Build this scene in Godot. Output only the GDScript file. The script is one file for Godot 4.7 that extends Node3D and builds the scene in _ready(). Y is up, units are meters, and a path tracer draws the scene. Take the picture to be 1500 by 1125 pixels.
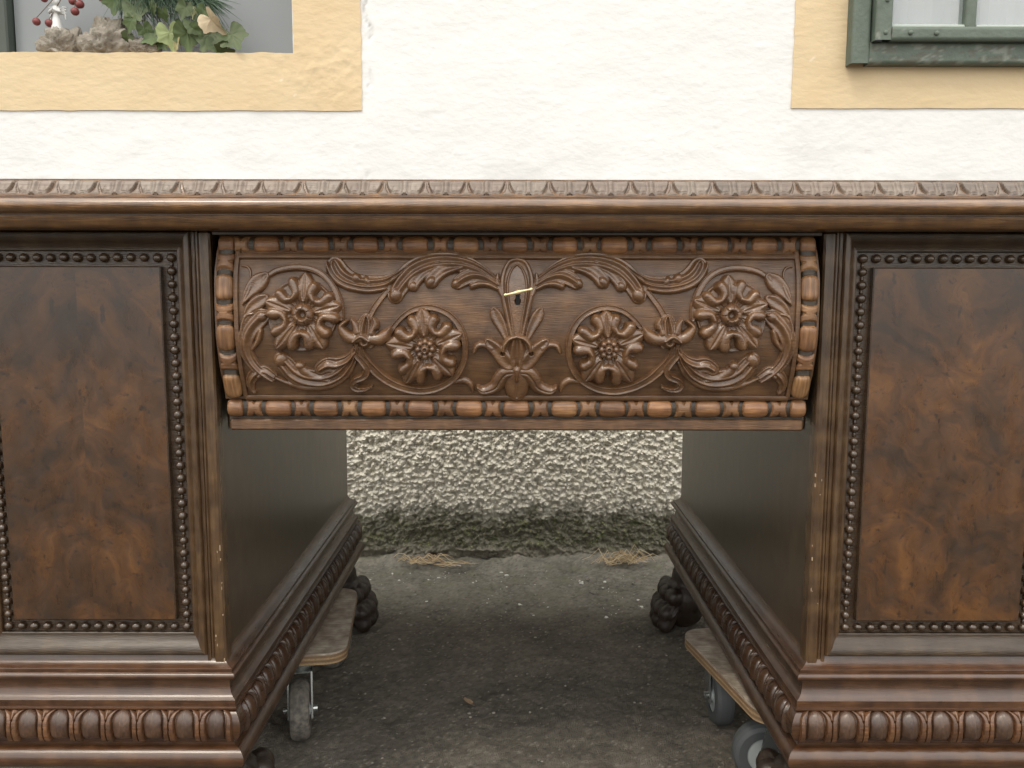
extends Node3D
# A carved writing desk standing on two furniture dollies in front of a plastered house wall.
# x to the right of the desk's middle, y up from the ground, z towards the camera; the desk's front posts stand at z = -0.95.

const FZ := -0.95          # plane of the desk's front posts
const W0 := 0.3378         # half the width of the kneehole
const WALL := -2.10        # plane of the house wall
var mats := {}
var rng := RandomNumberGenerator.new()
var n_lump := FastNoiseLite.new()
var n_fine := FastNoiseLite.new()
var n_cell := FastNoiseLite.new()
var n_streak := FastNoiseLite.new()

# ---------------------------------------------------------------- naming and committing

func named(parent: Node, called: String) -> String:
	if not parent.has_node(NodePath(called)):
		return called
	var k := 1
	while parent.has_node(NodePath("%s_%03d" % [called, k])):
		k += 1
	return "%s_%03d" % [called, k]

func put(called: String, mesh: Mesh, mat: Material, parent: Node = self, at := Transform3D()) -> MeshInstance3D:
	var o := MeshInstance3D.new()
	o.name = named(parent, called)
	o.mesh = mesh
	o.material_override = mat
	o.transform = at
	parent.add_child(o, true)
	return o

func group_node(called: String, parent: Node = self, at := Vector3.ZERO) -> Node3D:
	var o := Node3D.new()
	o.name = named(parent, called)
	o.position = at
	parent.add_child(o, true)
	return o

func tag(o: Node, label: String, category: String, group := "", kind := "") -> Node:
	if label != "":
		o.set_meta("label", label)
	if category != "":
		o.set_meta("category", category)
	if group != "":
		o.set_meta("group", group)
	if kind != "":
		o.set_meta("kind", kind)
	return o

# ---------------------------------------------------------------- mesh helpers

func arrays_mesh(v: PackedVector3Array, n: PackedVector3Array, idx: PackedInt32Array, c := PackedColorArray(), uv := PackedVector2Array()) -> ArrayMesh:
	var a := []
	a.resize(Mesh.ARRAY_MAX)
	a[Mesh.ARRAY_VERTEX] = v
	a[Mesh.ARRAY_NORMAL] = n
	a[Mesh.ARRAY_INDEX] = idx
	if c.size():
		a[Mesh.ARRAY_COLOR] = c
	if uv.size():
		a[Mesh.ARRAY_TEX_UV] = uv
	var m := ArrayMesh.new()
	m.add_surface_from_arrays(Mesh.PRIMITIVE_TRIANGLES, a)
	return m

func quad(st: SurfaceTool, a: Vector3, b: Vector3, c: Vector3, d: Vector3, na := Vector3.ZERO, nb := Vector3.ZERO, nc := Vector3.ZERO, nd := Vector3.ZERO) -> void:
	# a, b, c, d run clockwise as seen from outside; without normals the quad is flat
	var flat := (b - a).cross(d - a)
	if flat.length_squared() < 1e-16:
		flat = (c - b).cross(d - b)
	flat = -flat.normalized()
	var vs := [a, b, c, d]
	var ns := [na, nb, nc, nd]
	for k in [0, 1, 2, 0, 2, 3]:
		st.set_normal(ns[k] if ns[k] != Vector3.ZERO else flat)
		st.add_vertex(vs[k])

func begin() -> SurfaceTool:
	var st := SurfaceTool.new()
	st.begin(Mesh.PRIMITIVE_TRIANGLES)
	return st

func add_box(st: SurfaceTool, lo: Vector3, hi: Vector3, bev := 0.0015) -> void:
	# a box with chamfered edges
	var c := (lo + hi) / 2
	var h := (hi - lo) / 2
	var b: float = min(bev, min(h.x, min(h.y, h.z)) * 0.5)
	for ax in 3:
		for s in [-1.0, 1.0]:
			var u := (ax + 1) % 3
			var w := (ax + 2) % 3
			var p := []
			for q in [[-1, -1], [-1, 1], [1, 1], [1, -1]]:
				var v := Vector3()
				v[ax] = h[ax] * s
				v[u] = (h[u] - b) * q[0]
				v[w] = (h[w] - b) * q[1]
				p.append(c + v)
			if s > 0:
				quad(st, p[0], p[1], p[2], p[3])
			else:
				quad(st, p[0], p[3], p[2], p[1])
	for ax in 3:
		var u := (ax + 1) % 3
		var w := (ax + 2) % 3
		for su in [-1.0, 1.0]:
			for sw in [-1.0, 1.0]:
				var e := []
				for q in [[-1, 0], [1, 0], [1, 1], [-1, 1]]:
					var v := Vector3()
					v[ax] = (h[ax] - b) * q[0]
					v[u] = (h[u] - (b if q[1] == 1 else 0.0)) * su
					v[w] = (h[w] - (0.0 if q[1] == 1 else b)) * sw
					e.append(c + v)
				if su * sw > 0:
					quad(st, e[0], e[1], e[2], e[3])
				else:
					quad(st, e[0], e[3], e[2], e[1])

func box_mesh(lo: Vector3, hi: Vector3, bev := 0.0015) -> ArrayMesh:
	var st := begin()
	add_box(st, lo, hi, bev)
	return st.commit()

func smooth_line(pts: Array, most := 0.0012) -> PackedVector2Array:
	# Catmull-Rom through Vector2 points
	var out := PackedVector2Array()
	for i in pts.size() - 1:
		var a: Vector2 = pts[max(i - 1, 0)]
		var b: Vector2 = pts[i]
		var c: Vector2 = pts[i + 1]
		var d: Vector2 = pts[min(i + 2, pts.size() - 1)]
		var n: int = max(1, int(ceil(b.distance_to(c) / most)))
		for k in n:
			out.append(b.cubic_interpolate(c, a, d, float(k) / n))
	out.append(pts[-1])
	return out

func arc2(c: Vector2, rx: float, ry: float, a0: float, a1: float, n := 10) -> Array:
	var out := []
	for k in n + 1:
		var a: float = deg_to_rad(lerpf(a0, a1, float(k) / n))
		out.append(c + Vector2(rx * cos(a), ry * sin(a)))
	return out

func sweep(prof: PackedVector2Array, path: Array, mitre: Array, out_dir: Array, st: SurfaceTool, up := Vector3.UP) -> void:
	# prof: (outward, up) points from top to bottom; path: points; mitre: per point the outward vector for one unit; out_dir: per run its outward normal
	var segs := prof.size() - 1
	var nrm := []
	for i in segs:
		var d := (prof[i + 1] - prof[i]).normalized()
		nrm.append(Vector2(-d.y, d.x))
	for r in path.size() - 1:
		var o: Vector3 = out_dir[r]
		for i in segs:
			var n0: Vector2 = nrm[i]
			var n1: Vector2 = nrm[i]
			if i > 0 and nrm[i - 1].dot(nrm[i]) > 0.75:
				n0 = (nrm[i] + nrm[i - 1]).normalized()
			if i < segs - 1 and nrm[i + 1].dot(nrm[i]) > 0.75:
				n1 = (nrm[i] + nrm[i + 1]).normalized()
			var a: Vector3 = path[r] + mitre[r] * prof[i].x + up * prof[i].y
			var b: Vector3 = path[r + 1] + mitre[r + 1] * prof[i].x + up * prof[i].y
			var c: Vector3 = path[r + 1] + mitre[r + 1] * prof[i + 1].x + up * prof[i + 1].y
			var d: Vector3 = path[r] + mitre[r] * prof[i + 1].x + up * prof[i + 1].y
			var va: Vector3 = (o * n0.x + up * n0.y).normalized()
			var vb: Vector3 = (o * n1.x + up * n1.y).normalized()
			# keep the winding that agrees with the wished normal
			if (b - a).cross(d - a).dot(va + vb) <= 0:
				quad(st, a, b, c, d, va, va, vb, vb)
			else:
				quad(st, a, d, c, b, va, vb, vb, va)

func patch(nu: int, nv: int, hfun: Callable, sfun: Callable, sink := 0.0012) -> ArrayMesh:
	# a carved piece: heights over u, v in -1..1 (below zero: nothing there), laid on a surface sfun(u, v, h)
	var h := PackedFloat32Array()
	var v := PackedVector3Array()
	for j in nv + 1:
		for i in nu + 1:
			var u := lerpf(-1, 1, float(i) / nu)
			var w := lerpf(-1, 1, float(j) / nv)
			var x: float = hfun.call(u, w)
			h.append(x)
			v.append(sfun.call(u, w, x if x > 0 else -sink))
	return from_grid(nu + 1, nv + 1, v, h)

func from_grid(nx: int, ny: int, v: PackedVector3Array, h := PackedFloat32Array(), c := PackedColorArray()) -> ArrayMesh:
	# i runs to the right and j upwards as seen from the front
	var n := PackedVector3Array()
	n.resize(v.size())
	for j in ny:
		for i in nx:
			var k := j * nx + i
			var dx := v[k + (1 if i < nx - 1 else 0)] - v[k - (1 if i > 0 else 0)]
			var dy := v[k + (nx if j < ny - 1 else 0)] - v[k - (nx if j > 0 else 0)]
			n[k] = dx.cross(dy).normalized()
	var idx := PackedInt32Array()
	var masked := h.size() > 0
	for j in ny - 1:
		for i in nx - 1:
			var k := j * nx + i
			if masked and h[k] <= 0 and h[k + 1] <= 0 and h[k + nx] <= 0 and h[k + nx + 1] <= 0:
				continue
			idx.append_array([k, k + nx, k + nx + 1, k, k + nx + 1, k + 1])
	return compacted(v, n, idx, c)

func compacted(v: PackedVector3Array, n: PackedVector3Array, idx: PackedInt32Array, c: PackedColorArray) -> ArrayMesh:
	var to := PackedInt32Array()
	to.resize(v.size())
	to.fill(-1)
	var v2 := PackedVector3Array()
	var n2 := PackedVector3Array()
	var c2 := PackedColorArray()
	for q in idx.size():
		var k := idx[q]
		if to[k] < 0:
			to[k] = v2.size()
			v2.append(v[k])
			n2.append(n[k])
			if c.size():
				c2.append(c[k])
		idx[q] = to[k]
	return arrays_mesh(v2, n2, idx, c2)

func mirrored(m: ArrayMesh) -> ArrayMesh:
	var a := m.surface_get_arrays(0)
	var v: PackedVector3Array = a[Mesh.ARRAY_VERTEX]
	var n: PackedVector3Array = a[Mesh.ARRAY_NORMAL]
	var idx: PackedInt32Array = a[Mesh.ARRAY_INDEX]
	for k in v.size():
		v[k].x = -v[k].x
		n[k].x = -n[k].x
	for k in range(0, idx.size(), 3):
		var t := idx[k]
		idx[k] = idx[k + 1]
		idx[k + 1] = t
	return arrays_mesh(v, n, idx)

func lathe(prof: Array, n := 24, axis := Vector3.UP) -> ArrayMesh:
	# prof: Vector2(radius, height) from bottom to top
	var st := begin()
	var q := Quaternion(Vector3.UP, axis) if axis != Vector3.UP else Quaternion()
	var p := PackedVector2Array(prof)
	for i in p.size() - 1:
		var d := (p[i + 1] - p[i]).normalized()
		var nn := Vector2(d.y, -d.x)
		for k in n:
			var a0 := TAU * k / n
			var a1 := TAU * (k + 1) / n
			var f := func(r: Vector2, a: float) -> Vector3: return q * Vector3(r.x * cos(a), r.y, r.x * sin(a))
			var g := func(a: float) -> Vector3: return q * Vector3(nn.x * cos(a), nn.y, nn.x * sin(a))
			quad(st, f.call(p[i], a0), f.call(p[i], a1), f.call(p[i + 1], a1), f.call(p[i + 1], a0), g.call(a0), g.call(a1), g.call(a1), g.call(a0))
	return st.commit()

func tube(st: SurfaceTool, pts: Array, rad: Array, n := 6) -> void:
	for i in pts.size() - 1:
		var d: Vector3 = (pts[i + 1] - pts[i]).normalized()
		var d0: Vector3 = (pts[i + 1] - pts[max(i - 1, 0)]).normalized()
		var d1: Vector3 = (pts[min(i + 2, pts.size() - 1)] - pts[i]).normalized()
		var side := Vector3(0.31, 0.9, 0.29).cross(d)
		for k in n:
			var ring := []
			for e in [[0, k], [1, k], [1, k + 1], [0, k + 1]]:
				var dd: Vector3 = d0 if e[0] == 0 else d1
				var u: Vector3 = (side - dd * side.dot(dd)).normalized()
				var w := dd.cross(u)
				var a: float = TAU * e[1] / n
				ring.append([pts[i + e[0]], (u * cos(a) + w * sin(a)), rad[i + e[0]]])
			var p := []
			for e in ring:
				p.append(e[0] + e[1] * e[2])
			if (p[1] - p[0]).cross(p[3] - p[0]).dot(ring[0][1]) <= 0:
				quad(st, p[0], p[1], p[2], p[3], ring[0][1], ring[1][1], ring[2][1], ring[3][1])
			else:
				quad(st, p[0], p[3], p[2], p[1], ring[0][1], ring[3][1], ring[2][1], ring[1][1])

func star(balls: Array, rows: int, noise_amp := 0.0, noise_scale := 1.0, seed_at := Vector3.ZERO, soft := 0.0) -> ArrayMesh:
	# the union of balls [centre, radius] seen from the origin, as one closed skin
	var cols := rows * 2
	var v := PackedVector3Array()
	for j in rows + 1:
		for i in cols + 1:
			var b := lerpf(-PI / 2, PI / 2, float(j) / rows)
			var a := -TAU * i / cols
			var d := Vector3(cos(b) * cos(a), sin(b), cos(b) * sin(a))
			var r := 0.0
			for q in balls:
				var c: Vector3 = q[0]
				var t := c.dot(d)
				var disc: float = t * t - c.length_squared() + q[1] * q[1]
				if disc > 0:
					r = max(r, t + sqrt(disc))
			if noise_amp > 0:
				var p := d * noise_scale + seed_at
				r *= 1 + noise_amp * (n_lump.get_noise_3dv(p) + 0.5 * n_fine.get_noise_3dv(p * 2.0)) + noise_amp * 0.5 * absf(n_lump.get_noise_3dv(p * 2.3 + Vector3(9, 2, 4)))
			v.append(d * r)
	return from_grid(cols + 1, rows + 1, v)

# ---------------------------------------------------------------- the carver: reliefs on the bowed drawer front

func bow(y: float) -> float:
	# how far the drawer front stands before the posts at a height
	var k := [[0.530, -0.011], [0.552, -0.0108], [0.565, -0.0085], [0.585, -0.0015], [0.605, 0.008], [0.638, 0.0165], [0.659, 0.0178], [0.685, 0.0176], [0.7115, 0.0135], [0.735, 0.004], [0.750, -0.006], [0.760, -0.012]]
	if y <= k[0][0]:
		return k[0][1]
	for i in k.size() - 1:
		if y <= k[i + 1][0]:
			var t: float = (y - k[i][0]) / (k[i + 1][0] - k[i][0])
			var pre: float = k[max(i - 1, 0)][1]
			var post: float = k[min(i + 2, k.size() - 1)][1]
			return cubic_interpolate(k[i][1], k[i + 1][1], pre, post, t)
	return k[-1][1]

# the carver's drawing is laid out in units of about 0.75 mm, x from the drawer's middle, y down from its top edge
func on_drawer(x: float, y: float) -> Vector2:
	var s := 0.000745 + maxf(0, y - 120) * 0.000000238 + maxf(0, 120 - y) * 0.00000004
	return Vector2(x * s, 0.659 - (y - 120) * (0.000772 if y > 120 else 0.000754))

class Relief:
	var x0: float
	var y0: float
	var nx: int
	var ny: int
	var g: float
	var h: PackedFloat32Array

	func _init(ax0: float, ay0: float, ax1: float, ay1: float, step := 0.7) -> void:
		x0 = ax0
		y0 = ay0
		g = step
		nx = int(ceil((ax1 - ax0) / g)) + 1
		ny = int(ceil((ay1 - ay0) / g)) + 1
		h = PackedFloat32Array()
		h.resize(nx * ny)
		h.fill(-1.0)

	func stroke(pts: Array, high: float, kind := 0, flutes := 3.0, mirror := false) -> void:
		# pts: [x, y, radius]; kind 0 round, 1 band with rims, 2 fluted, 3 with a vein, 4 sharp ridge
		var line := []
		for i in pts.size() - 1:
			var a = pts[max(i - 1, 0)]
			var b = pts[i]
			var c = pts[i + 1]
			var d = pts[min(i + 2, pts.size() - 1)]
			var n: int = max(2, int(Vector2(b[0] - c[0], b[1] - c[1]).length() / 2.5))
			for k in n:
				var t := float(k) / n
				line.append(Vector3(cubic_interpolate(b[0], c[0], a[0], d[0], t), cubic_interpolate(b[1], c[1], a[1], d[1], t), maxf(0.6, cubic_interpolate(b[2], c[2], a[2], d[2], t)) * (1.32 if kind == 2 else 1.0)))
		line.append(Vector3(pts[-1][0], pts[-1][1], pts[-1][2]))
		if mirror:
			for i in line.size():
				line[i].x = -line[i].x
		var best := {}
		for i in line.size() - 1:
			var a: Vector3 = line[i]
			var b: Vector3 = line[i + 1]
			var r := maxf(a.z, b.z)
			var i0 := maxi(0, int(floor((minf(a.x, b.x) - r - x0) / g)))
			var i1 := mini(nx - 1, int(ceil((maxf(a.x, b.x) + r - x0) / g)))
			var j0 := maxi(0, int(floor((minf(a.y, b.y) - r - y0) / g)))
			var j1 := mini(ny - 1, int(ceil((maxf(a.y, b.y) + r - y0) / g)))
			var ex := b.x - a.x
			var ey := b.y - a.y
			var l2 := maxf(ex * ex + ey * ey, 1e-6)
			for j in range(j0, j1 + 1):
				var py := y0 + j * g - a.y
				for ii in range(i0, i1 + 1):
					var px := x0 + ii * g - a.x
					var t := clampf((px * ex + py * ey) / l2, 0.0, 1.0)
					var dx := px - ex * t
					var dy := py - ey * t
					var q := sqrt(dx * dx + dy * dy) / (a.z + (b.z - a.z) * t)
					if q < 1.0:
						var k := j * nx + ii
						if not best.has(k) or absf(best[k]) > q:
							best[k] = q if ex * py - ey * px > 0 else -q
		for k in best:
			var t: float = best[k]
			var u := absf(t)
			var f := 0.0
			match kind:
				0: f = pow(1 - u * u, 0.55)
				1: f = minf(1.0, (1 - u) * 5.0) * (0.72 + 0.28 * smoothstep(0.35, 0.75, u))
				2: f = pow(1 - u * u, 0.45) * (0.76 + 0.24 * cos(PI * flutes * (t + 1.0) * 0.999))
				3: f = pow(1 - u * u, 0.5) * (1.0 - 0.2 * exp(-u * u / 0.018))
				4: f = minf(1.0, (1.0 - u) * 1.25)
			h[k] = maxf(h[k], high * f)

	func ball(cx: float, cy: float, rx: float, ry: float, turn: float, high: float, lift := 0.0, mirror := false) -> void:
		if mirror:
			cx = -cx
			turn = -turn
		var r := maxf(rx, ry)
		var c := cos(deg_to_rad(turn))
		var s := sin(deg_to_rad(turn))
		for j in range(maxi(0, int((cy - r - y0) / g)), mini(ny - 1, int((cy + r - y0) / g) + 1) + 1):
			for i in range(maxi(0, int((cx - r - x0) / g)), mini(nx - 1, int((cx + r - x0) / g) + 1) + 1):
				var x := x0 + i * g - cx
				var y := y0 + j * g - cy
				var p := (x * c + y * s) / rx
				var q := (-x * s + y * c) / ry
				var e := p * p + q * q
				if e < 1:
					var k := j * nx + i
					h[k] = maxf(h[k], lift + high * (0.86 if lift == 0.0 else 1.0) * pow(1 - e, 0.42 if lift == 0.0 else 0.5))

	func disc(cx: float, cy: float, r: float, high: float, rim: float) -> void:
		for j in ny:
			for i in nx:
				var d := Vector2(x0 + i * g - cx, y0 + j * g - cy).length()
				if d < r:
					var k := j * nx + i
					h[k] = maxf(h[k], high * minf(1.0, (r - d) * 0.6) + rim * smoothstep(r - 6.0, r - 2.5, d) * minf(1.0, (r - d) * 0.6))

	func hole(cx: float, cy: float, r: float, deep: float, mirror := false) -> void:
		if mirror:
			cx = -cx
		for j in range(maxi(0, int((cy - 2 * r - y0) / g)), mini(ny - 1, int((cy + 2 * r - y0) / g) + 1) + 1):
			for i in range(maxi(0, int((cx - 2 * r - x0) / g)), mini(nx - 1, int((cx + 2 * r - x0) / g) + 1) + 1):
				var d := Vector2(x0 + i * g - cx, y0 + j * g - cy).length() / r
				var k := j * nx + i
				if h[k] > 0 and d < 2:
					h[k] = maxf(0.3, h[k] - deep * exp(-pow(d, 4.0)))

	func soften(times := 1) -> void:
		for r in times:
			var o := h.duplicate()
			for j in range(1, ny - 1):
				for i in range(1, nx - 1):
					var k := j * nx + i
					if o[k] > 0:
						var s := o[k] * 4.0
						s += maxf(o[k - 1], 0) + maxf(o[k + 1], 0) + maxf(o[k - nx], 0) + maxf(o[k + nx], 0)
						h[k] = maxf(s / 8.0, 0.05)

	func rosette(cx: float, cy: float, r: float, high: float, turn: float, seeds: bool, rg: RandomNumberGenerator) -> void:
		var tips := []
		var long := []
		for k in 5:
			tips.append(deg_to_rad(turn + 72.0 * k + rg.randf_range(-5, 5)))
			long.append(rg.randf_range(0.94, 1.05))
		# a bowl of five joined petals
		for j in ny:
			for i in nx:
				var x := (x0 + i * g - cx) / r
				var y := (y0 + j * g - cy) / r
				var d := sqrt(x * x + y * y)
				var near := 9.0
				for a in tips:
					near = minf(near, absf(angle_difference(atan2(y, x), a)))
				var edge := 0.74 + 0.10 * cos(near * 5.0)
				if d < edge:
					var f := 0.26 + 0.40 * smoothstep(0.18, 0.62, d) - 0.16 * smoothstep(0.70, 0.9, d)
					f -= 0.13 * exp(-pow(near * d / 0.035, 2)) * smoothstep(0.25, 0.4, d)
					f += 0.05 * cos(near * 26.0) * smoothstep(0.25, 0.35, d) * smoothstep(0.62, 0.45, d)
					h[j * nx + i] = high * f * minf(1.0, (edge - d) * 14.0)
		for k in 5:
			var a: float = tips[k]
			var e := Vector2(cos(a), sin(a))
			var l: float = r * long[k]
			var pts := []
			for q in [[0.36, 0.10], [0.56, 0.22], [0.74, 0.24], [0.89, 0.16], [1.0, 0.03]]:
				pts.append([cx + e.x * l * q[0], cy + e.y * l * q[0], r * q[1]])
			stroke(pts, high * rg.randf_range(0.62, 0.74), 3)
			for s in [-1.0, 1.0]:
				var next_tip: float = tips[(k + (1 if s > 0 else 4)) % 5]
				var m: float = a + angle_difference(a, next_tip) * 0.5
				var b: float = m - s * deg_to_rad(rg.randf_range(15, 18))
				var f := Vector2(cos(b), sin(b))
				var c := r * rg.randf_range(0.68, 0.75)
				var fm := Vector2(cos(m), sin(m))
				# a lobe that swells and curls over beside the eye
				stroke([[cx + fm.x * r * 0.46, cy + fm.y * r * 0.46, r * 0.09], [cx + f.x * r * 0.55, cy + f.y * r * 0.55, r * 0.135], [cx + f.x * c, cy + f.y * c, r * rg.randf_range(0.17, 0.205)], [cx + f.x * c * 1.12, cy + f.y * c * 1.12, r * 0.15]], high * rg.randf_range(0.86, 1.0), 0)
		soften(1)
		for k in 5:
			var m: float = tips[k] + angle_difference(tips[k], tips[(k + 1) % 5]) * 0.5
			for t in [0.62, 0.66, 0.71]:
				hole(cx + cos(m) * r * t, cy + sin(m) * r * t, r * (0.06 + (t - 0.62) * 0.35), high * 0.42)
			for q in range(-2, 3):
				var b := m + deg_to_rad(q * 8.0)
				for t in [0.30, 0.33, 0.36, 0.39, 0.42]:
					hole(cx + cos(b) * r * t, cy + sin(b) * r * t, r * 0.013, high * 0.09)
		soften(1)
		if seeds:
			for k in 8:
				var a := TAU * k / 8.0
				ball(cx + cos(a) * r * 0.185, cy + sin(a) * r * 0.185, r * 0.088, r * 0.088, 0, high * 0.5, high * 0.35)
			ball(cx, cy, r * 0.12, r * 0.12, 0, high * 0.6, high * 0.45)
			hole(cx, cy, r * 0.045, high * 0.3)
		else:
			ball(cx, cy, r * 0.29, r * 0.29, 0, high * 0.85, high * 0.3)
			hole(cx, cy, r * 0.115, high * 0.75)
			for k in 7:
				var a := TAU * k / 7.0 + 0.4
				for t in [0.16, 0.19, 0.22, 0.25]:
					hole(cx + cos(a) * r * t, cy + sin(a) * r * t, r * 0.013, high * 0.14)

func carve(r: Relief, lift := 0.0) -> ArrayMesh:
	var v := PackedVector3Array()
	var hh := PackedFloat32Array()
	v.resize(r.nx * r.ny)
	hh.resize(r.nx * r.ny)
	for j in r.ny:
		var jj := r.ny - 1 - j
		var y := r.y0 + jj * r.g
		var z0 := bow(on_drawer(0, y).y) + FZ + lift
		var e := 0.002
		var yy := on_drawer(0, y).y
		var slope := (bow(yy + e) - bow(yy - e)) / (2 * e)
		var nn := Vector2(1, -slope).normalized()
		for i in r.nx:
			var x := r.x0 + i * r.g
			var p := on_drawer(x, y)
			var hgt := r.h[jj * r.nx + i]
			hh[j * r.nx + i] = hgt
			# tool marks: the knife never leaves a surface quite smooth
			if hgt > 0:
				hgt += 0.22 * n_fine.get_noise_2d(x * 2.2, y * 2.2)
			var m := (hgt if hgt > 0 else -0.9) * 0.00088
			v[j * r.nx + i] = Vector3(p.x, p.y + nn.y * m, z0 + nn.x * m)
	return from_grid(r.nx, r.ny, v, hh)

# ---------------------------------------------------------------- materials

func lin(r: float, g: float, b: float) -> Color:
	return Color(r, g, b).linear_to_srgb()

func noise_tex(seed_: int, freq: float, lo: Color, hi: Color, octaves := 4, w := 512, kind := FastNoiseLite.TYPE_SIMPLEX_SMOOTH, mid = null, pos := 0.5) -> NoiseTexture2D:
	var n := FastNoiseLite.new()
	n.seed = seed_
	n.noise_type = kind
	n.frequency = freq
	n.fractal_octaves = octaves
	var t := NoiseTexture2D.new()
	t.width = w
	t.height = w
	t.seamless = true
	t.noise = n
	var g := Gradient.new()
	g.offsets = PackedFloat32Array([0.0, pos, 1.0])
	g.colors = PackedColorArray([lo, mid if mid != null else lo.lerp(hi, pos), hi])
	t.color_ramp = g
	return t

func wood(base: Vector3, grain: Vector3, rough: float, coat := 0.0, contrast := 0.35, coat_rough := 0.25, blotch := 0.3) -> StandardMaterial3D:
	# base: linear colour; grain: texture repeats per metre along each axis (small along the fibres)
	var m := StandardMaterial3D.new()
	m.albedo_color = lin(base.x, base.y, base.z)
	m.albedo_texture = mats.t_grain if contrast > 0.3 else mats.t_grain_soft
	m.uv1_triplanar = true
	m.uv1_world_triplanar = true
	m.uv1_scale = grain
	m.uv1_triplanar_sharpness = 4.0
	m.detail_enabled = true
	m.detail_blend_mode = BaseMaterial3D.BLEND_MODE_MUL
	m.detail_uv_layer = BaseMaterial3D.DETAIL_UV_2
	m.detail_albedo = mats.t_blotch if blotch > 0.2 else mats.t_blotch_soft
	m.uv2_triplanar = true
	m.uv2_world_triplanar = true
	m.uv2_scale = Vector3(5, 5, 5)
	m.roughness = 1.0
	m.roughness_texture = mats.t_rough if rough > 0.4 else mats.t_rough_low
	m.roughness_texture_channel = BaseMaterial3D.TEXTURE_CHANNEL_RED
	m.metallic_specular = 0.5
	if coat > 0:
		m.clearcoat_enabled = true
		m.clearcoat = coat
		m.clearcoat_roughness = coat_rough
	m.heightmap_enabled = true
	m.heightmap_texture = mats.t_pores
	m.heightmap_scale = 0.03
	return m

func plain(c: Color, rough: float, metal := 0.0) -> StandardMaterial3D:
	var m := StandardMaterial3D.new()
	m.albedo_color = c
	m.roughness = rough
	m.metallic = metal
	return m

func coloured(rough: float, bump: Texture2D = null, bump_cm := 0.1, scale := Vector3.ONE * 6) -> StandardMaterial3D:
	var m := StandardMaterial3D.new()
	m.vertex_color_use_as_albedo = true
	m.roughness = rough
	if bump:
		m.heightmap_enabled = true
		m.heightmap_texture = bump
		m.heightmap_scale = bump_cm
		m.uv1_triplanar = true
		m.uv1_world_triplanar = true
		m.uv1_scale = scale
	return m

func burl(seed_: int, seam: bool) -> ImageTexture:
	# a veneer of burr wood: clouded colour, flames that run out from the seam, fine curls, knots and pores
	var w := 420
	var hgt := 900
	var a := FastNoiseLite.new()
	a.seed = seed_
	a.frequency = 0.0042
	a.fractal_octaves = 4
	var b := FastNoiseLite.new()
	b.seed = seed_ + 7
	b.frequency = 0.022
	b.fractal_octaves = 4
	var im := Image.create(w, hgt, false, Image.FORMAT_RGB8)
	for y in hgt:
		for x in w:
			var far := float(absi(x - w / 2)) if seam else x + 130.0
			var side := 1.0 if x >= w / 2 or not seam else 0.0
			var yy := y + (17.0 * (1 - side))
			var wx := a.get_noise_2d(far, yy) * 80.0
			var wy := a.get_noise_2d(far + 400.0, yy) * 80.0
			var cloud := a.get_noise_2d(far * 1.2 + wx + 90 + 40 * side, yy * 1.1 + wy)
			# flames fall away from the seam
			var along := yy * 0.80 - far * 0.60 + wy
			var across := far * 0.80 + yy * 0.60 + wx
			var flame := b.get_noise_2d(across * 0.22, along * 1.0)
			var curl := b.get_noise_2d(across * 1.7, along * 3.0)
			var t := clampf(0.47 + 0.55 * cloud + 0.30 * flame + 0.13 * curl - 0.10 * (1 - side), 0, 1)
			var knot := b.get_noise_2d(far * 1.3 + 300, yy * 1.3 + wx)
			if knot > 0.40:
				t -= (knot - 0.40) * 2.6
			var dark := Vector3(0.46, 0.42, 0.41)
			var mid := Vector3(0.71, 0.61, 0.53)
			var light := Vector3(1.0, 0.87, 0.68)
			t = clampf(t, 0, 1)
			var c := dark.lerp(mid, t * 2) if t < 0.5 else mid.lerp(light, t * 2 - 1)
			if b.get_noise_2d(across * 5.0, along * 1.4 + 700) > 0.42:
				c *= 0.86
			im.set_pixel(x, y, Color(c.x, c.y, c.z))
	return ImageTexture.create_from_image(im)

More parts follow.
